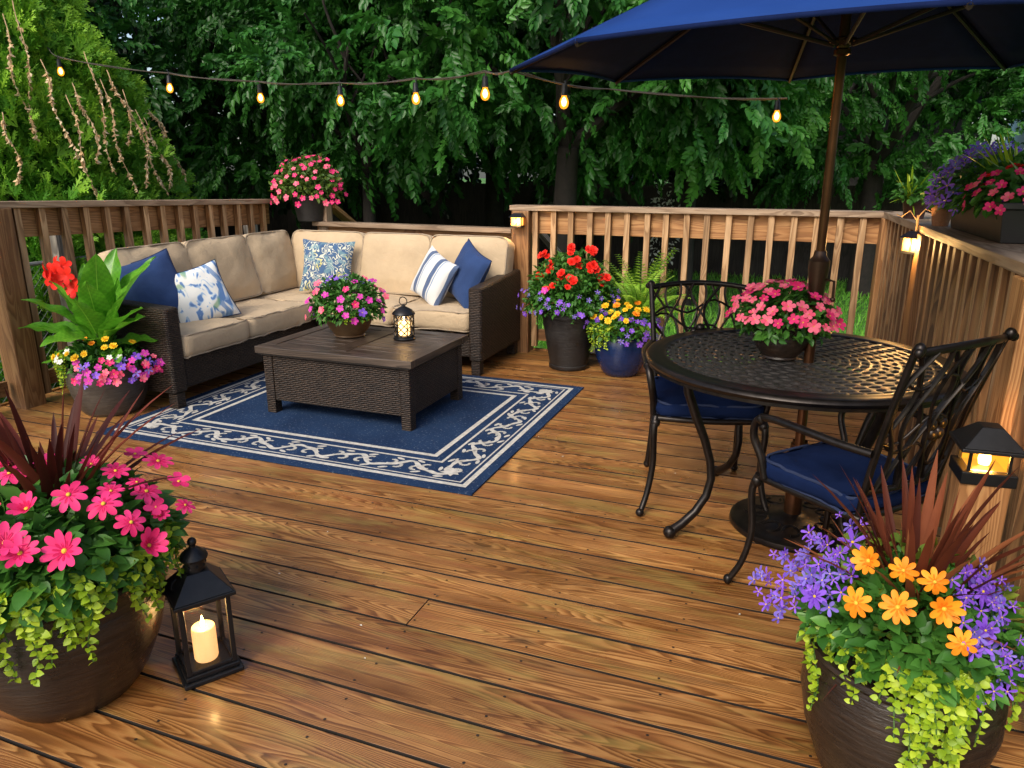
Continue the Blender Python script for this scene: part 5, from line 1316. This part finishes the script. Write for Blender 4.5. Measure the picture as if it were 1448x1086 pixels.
# back rank of dense dark trees closing the view
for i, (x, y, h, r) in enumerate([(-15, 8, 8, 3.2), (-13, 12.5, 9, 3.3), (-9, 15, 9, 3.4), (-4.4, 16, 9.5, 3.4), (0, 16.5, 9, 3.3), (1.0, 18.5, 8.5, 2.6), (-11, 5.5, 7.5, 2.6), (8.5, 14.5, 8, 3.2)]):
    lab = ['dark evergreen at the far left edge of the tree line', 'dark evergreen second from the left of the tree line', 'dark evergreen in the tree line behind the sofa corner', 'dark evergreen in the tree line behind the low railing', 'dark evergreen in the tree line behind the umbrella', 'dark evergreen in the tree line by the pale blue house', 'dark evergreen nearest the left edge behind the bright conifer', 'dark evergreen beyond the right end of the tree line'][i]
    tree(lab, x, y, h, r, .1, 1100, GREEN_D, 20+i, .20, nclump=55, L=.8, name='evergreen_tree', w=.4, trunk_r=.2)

def conifer():
    x, y, g0 = -6.75, 4.75, -.57
    t = thing('conifer', 'bright yellow green conifer rising over the left railing', 'conifer', (x, y, g0)); q = rs(77)
    b = MB(); b.tube([(0, 0, -.1), (0, 0, 2.2), (.05, 0, 4.2)], [.12, .09, .03], 9); b.build('trunk', BARK, t)
    # feathery tufts: narrow fronds spreading from one point
    def fan(seed):
        r = random.Random(seed); V = []; F = []
        def lobe(p, d, L, w):
            d = Vector(d).normalized(); sd2 = d.cross(Vector((r.uniform(-.4, .4), r.uniform(-.2, .2), 1))).normalized(); o = len(V); p = Vector(p)
            for f, ww in ((0, .6), (.45, 1), (.8, .7)):
                for s_ in (-1, 1): V.append(tuple(p+d*(L*f)+sd2*(w*ww*s_)+Vector((0, 0, .04*f))))
            V.append(tuple(p+d*L+Vector((0, 0, .08)))); F.extend([(o, o+1, o+3, o+2), (o+2, o+3, o+5, o+4), (o+4, o+5, o+6)])
        for i in range(5):
            a_ = (i-2)*.30+r.uniform(-.12, .12); L = r.uniform(.75, 1); dz = r.uniform(-.35, .35); d = (math.sin(a_), math.cos(a_), dz); lobe((0, 0, 0), d, L, .048)
            for f in (.35, .6, .8):
                for sg in (-1, 1): a2 = a_+sg*.6; lobe((math.sin(a_)*L*f, math.cos(a_)*L*f, dz*L*f), (math.sin(a2), math.cos(a2), dz+r.uniform(-.2, .2)), .30*L*(1.2-f*.6), .036)
        return np.array(V), F
    n = 15000; H = 4.75; hh = q.rand(n)**1.15; z = .2+hh*(H-.25)
    prof = lambda z_: 1.72*(1-np.clip(z_/H, 0, 1)**1.5)+.04
    Rr = prof(z); a = q.uniform(0, 2*PI, n); lob = 1+.07*np.sin(a*5+z*1.7)+.06*np.sin(a*11-z*5)+.06*np.sin(z*9+a*3); rad = Rr*lob*(.70+.30*q.rand(n)**.6)
    T = np.stack([rad*np.cos(a), rad*np.sin(a), z], 1); o = np.stack([np.cos(a), np.sin(a), np.zeros(n)], 1)
    d = o*.55+np.array([0, 0, .85])+q.normal(0, .28, (n, 3)); side = np.stack([-np.sin(a), np.cos(a), np.zeros(n)], 1); nz = side*q.normal(0, .7, (n, 1))+o*1.0+np.array([0, 0, .5])
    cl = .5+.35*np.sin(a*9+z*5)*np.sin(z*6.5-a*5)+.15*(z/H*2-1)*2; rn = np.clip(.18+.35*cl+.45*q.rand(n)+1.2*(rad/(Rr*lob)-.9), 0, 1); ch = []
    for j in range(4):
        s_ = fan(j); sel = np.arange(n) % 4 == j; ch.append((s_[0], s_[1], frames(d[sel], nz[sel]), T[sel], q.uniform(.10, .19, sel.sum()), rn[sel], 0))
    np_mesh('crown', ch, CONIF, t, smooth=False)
    # dried hanging strands, each its own
    tv, tf = leaf_t(.28, 1, .2, .5, 2); rg = random.Random(9)
    c = Vector((x, y, g0)); view = Vector((-x, -y, 0)).normalized(); sd_ = Vector((-view.y, view.x, 0))*1.0
    spots = [(-.35, 1.95, .6), (-.1, 2.15, .6), (.22, 2.5, .8), (.30, 2.6, 1.0), (.55, 1.95, .8), (.62, 2.05, .6), (.75, 2.3, .95), (.84, 2.1, .9), (.93, 2.2, .6), (1.03, 2.05, .8), (1.12, 1.9, .7), (1.22, 1.85, .6), (1.30, 1.95, .4), (.1, 1.8, .5), (-.5, 2.2, .5), (.42, 2.2, .7), (1.38, 1.8, .5)]
    for k, (s0, z1, L) in enumerate(spots):
        rr_ = float(prof(np.array(z1-g0-L*.5)))*1.02; base = c+sd_*s0+view*(math.sqrt(max(.01, rr_*rr_-s0*s0))+.26); base.z = z1
        ph = rg.uniform(0, 6); outw = (view+sd_*(s0*.5)).normalized(); pts = []
        for i in range(14): f = i/13; pts.append(outw*(.10*math.sin(f*PI*.5)-.10)+sd_*(.05*math.sin(ph+f*7)*f+.07*f*(1 if s0 > .4 else .2))+Vector((0, 0, .06*math.sin(f*3)-L*f)))
        o_ = thing('dried_vine', 'dry tan strand of seed husks hanging down the bright conifer', 'vine', base, 0, 'dried strands hanging on the conifer')
        b = MB(); b.tube(pts, [.004-.0025*i/13 for i in range(14)], 5); b.build('stem', STRAW, o_)
        q2 = rs(200+k); m_ = 60; ii = q2.uniform(.08, 1, m_)**.8*13; TT = np.array([pts[int(i)].lerp(pts[min(13, int(i)+1)], i-int(i)) for i in ii]); dd = np.stack([q2.normal(0, .45, m_), q2.normal(0, .45, m_), -np.ones(m_)], 1)
        np_mesh('husks', [(tv, tf, frames(dd, q2.normal(0, 1, (m_, 3))), TT, q2.uniform(.018, .046, m_), q2.rand(m_), 0)], leafmat('husk', (.45, .28, .13), (.74, .52, .28), (.90, .74, .50), .8, .3) if k == 0 else bpy.data.materials['husk'], o_)
conifer()

# ground level shrubs, chain link fence, back fence, house
def shrub(label, x, y, rx, rz, mat, n, leaf, seed, name='shrub', cat='shrub', z=-.57):
    t = thing(name, label, cat, (x, y, z)); b = MB(); rg = random.Random(seed)
    for k in range(6): a = k*PI/3; b.tube([(0, 0, 0), (.3*rx*math.cos(a), .3*rx*math.sin(a), rz*.8), (.6*rx*math.cos(a), .6*rx*math.sin(a), rz*1.4)], [.014, .010, .005], 5)
    b.build('stem', BARK, t); mound('foliage', t, mat, (0, 0, rz), (rx, rx, rz), n, leaf, seed, lo=-.8, up=.5, shell=(.4, 1), wob=.15)
for lab, x, y, rx, rz, mt, n, lf, sd2 in [('low green bush growing behind the left railing under the conifer', -5.6, 5.9, .8, .55, GREEN_T, 1300, .08, 1), ('leafy bush behind the left railing beside the chain link fence', -6.3, 4.0, .8, .5, GREEN_T, 1200, .08, 2),
        ('rounded bush behind the sofa corner below the trees', -5.2, 7.0, .8, .6, GREEN_T, 900, .09, 3), ('white flowering bush glimpsed past the back railing', -2.33, 13.3, .28, .95, WHITE, 170, .07, 4)]:
    shrub(lab, x, y, rx, rz, mt, n, lf, sd2+300)
def chain_fence():
    t = thing('chain_link_fence', 'rusty chain link fence outside the left railing', 'fence', (-5.3, 2.0, -.57)); b = MB(); L, H, s_ = 4.2, 1.3, .065
    n = int(L/s_)
    for k in range(-int(H/s_), n):
        for sg in (1, -1):
            y0, y1, z0, z1 = k*s_, k*s_+H, (0, H)[sg < 0], (H, 0)[sg < 0]
            a, c = max(0, -y0/H), min(1, (L-y0)/H)
            if c > a: b.tube([(.004*sg, y0+H*a, z0+(z1-z0)*a), (.004*sg, y0+H*c, z0+(z1-z0)*c)], .0022, 4)
    b.build('wire_mesh', plain('galvanised_wire', (.20, .20, .19), .5, .6), t)
    b = MB(); b.tube([(0, 0, H), (0, L, H)], .016, 8); b.build('top_tube', plain('galvanised_tube', (.25, .25, .24), .5, .5), t)
    for y in (0, 2.06, 4.2):
        b = MB(); b.board((.05, y, -.1), (.05, y, 1.52), .10, .10, up=(0, 1, 0), rng=rng); b.build('post', GREYW, t, .004, False)
chain_fence()
def back_fence():
    P = [(-17, 8.5), (-10.5, 13.6), (-3, 14.6), (7, 14.2)]
    for i, (a, c) in enumerate(zip(P[:-1], P[1:])):
        a, c = Vector((*a, 0)), Vector((*c, 0)); d = c-a; L = d.length; d.normalize(); t = thing('board_fence', ['dark board fence behind the conifer at the left', 'dark board fence behind the sofa under the trees', 'dark board fence across the back of the lawn behind the table'][i], 'fence', (a.x, a.y, -.57))
        b = MB(); n = int(L/.15)+2; o = Vector((-d.y, d.x, 0))
        for k in range(n): s_ = (k+.5)*.15; b.board(d*s_, d*s_+Vector((0, 0, 1.72+rng.uniform(-.02, .02))), .152, .02, up=o, rng=rng)
        b.build('boards', DARKW, t, smooth=False)
        b = MB(); b.board(o*.04+Vector((0, 0, 1.4)), d*L+o*.04+Vector((0, 0, 1.4)), .09, .04, up=o, rng=rng); b.build('rail', DARKW, t, smooth=False)
back_fence()
def house():
    t = thing('house', 'pale blue neighbouring house glimpsed past the trees at the right edge', 'house', (6.75, 17.2, -.57), R(-8)); b = MB(); n = 22
    siding = plain('pale_blue_siding', (.42, .58, .66), .7, 0, .08)
    for k in range(n):
        z = k*.2; b.add([(-3, -.02, z), (3, -.02, z), (3, 0.0, z+.2), (-3, 0.0, z+.2)], [(0, 1, 2, 3)]); b.add([(-3, .0, z+.2), (3, 0, z+.2), (3, -.02, z+.2), (-3, -.02, z+.2)], [(3, 2, 1, 0)])
    b.box(-2.99, 2.99, .01, 6, 0, 4.4); b.build('wall', siding, t, smooth=False)
    b = MB(); V = [(-3.3, -.4, 4.3), (3.3, -.4, 4.3), (3.3, 6.4, 4.3), (-3.3, 6.4, 4.3), (-3.3, 3, 6.2), (3.3, 3, 6.2)]; b.add(V, [(0, 1, 5, 4), (2, 3, 4, 5), (0, 4, 3), (1, 2, 5), (3, 2, 1, 0)]); b.build('roof', plain('grey_shingles', (.12, .12, .13), .9), t, smooth=False)
    w = MB()
    for x in (-1.8, .9): w.box(x, x+.9, -.05, -.021, 1.3, 2.6)
    w.build('window', plain('dark_glass', (.02, .03, .04), .1), t, smooth=False)
house()
def shed():
    t = thing('garden_shed', 'grey garden shed in shadow under the trees behind the pole', 'shed', (.9, 14.9, -.57), R(-6)); b = MB()
    for k in range(11): z = k*.2; b.box(-1.3, 1.3, 0-.012*(k % 2), 1.8, z, z+.199)
    b.build('wall', plain('grey_siding', (.14, .14, .13), .8), t, smooth=False)
    b = MB(); V = [(-1.5, -.2, 2.15), (1.5, -.2, 2.15), (1.5, 2, 2.15), (-1.5, 2, 2.15), (-1.5, .9, 2.9), (1.5, .9, 2.9)]; b.add(V, [(0, 1, 5, 4), (2, 3, 4, 5), (0, 4, 3), (1, 2, 5), (3, 2, 1, 0)]); b.build('roof', plain('shed_roof', (.05, .05, .05), .9), t, smooth=False)
shed()
# remove template leftovers
for o in list(bpy.data.objects):
    if o.users_collection == (): bpy.data.objects.remove(o)
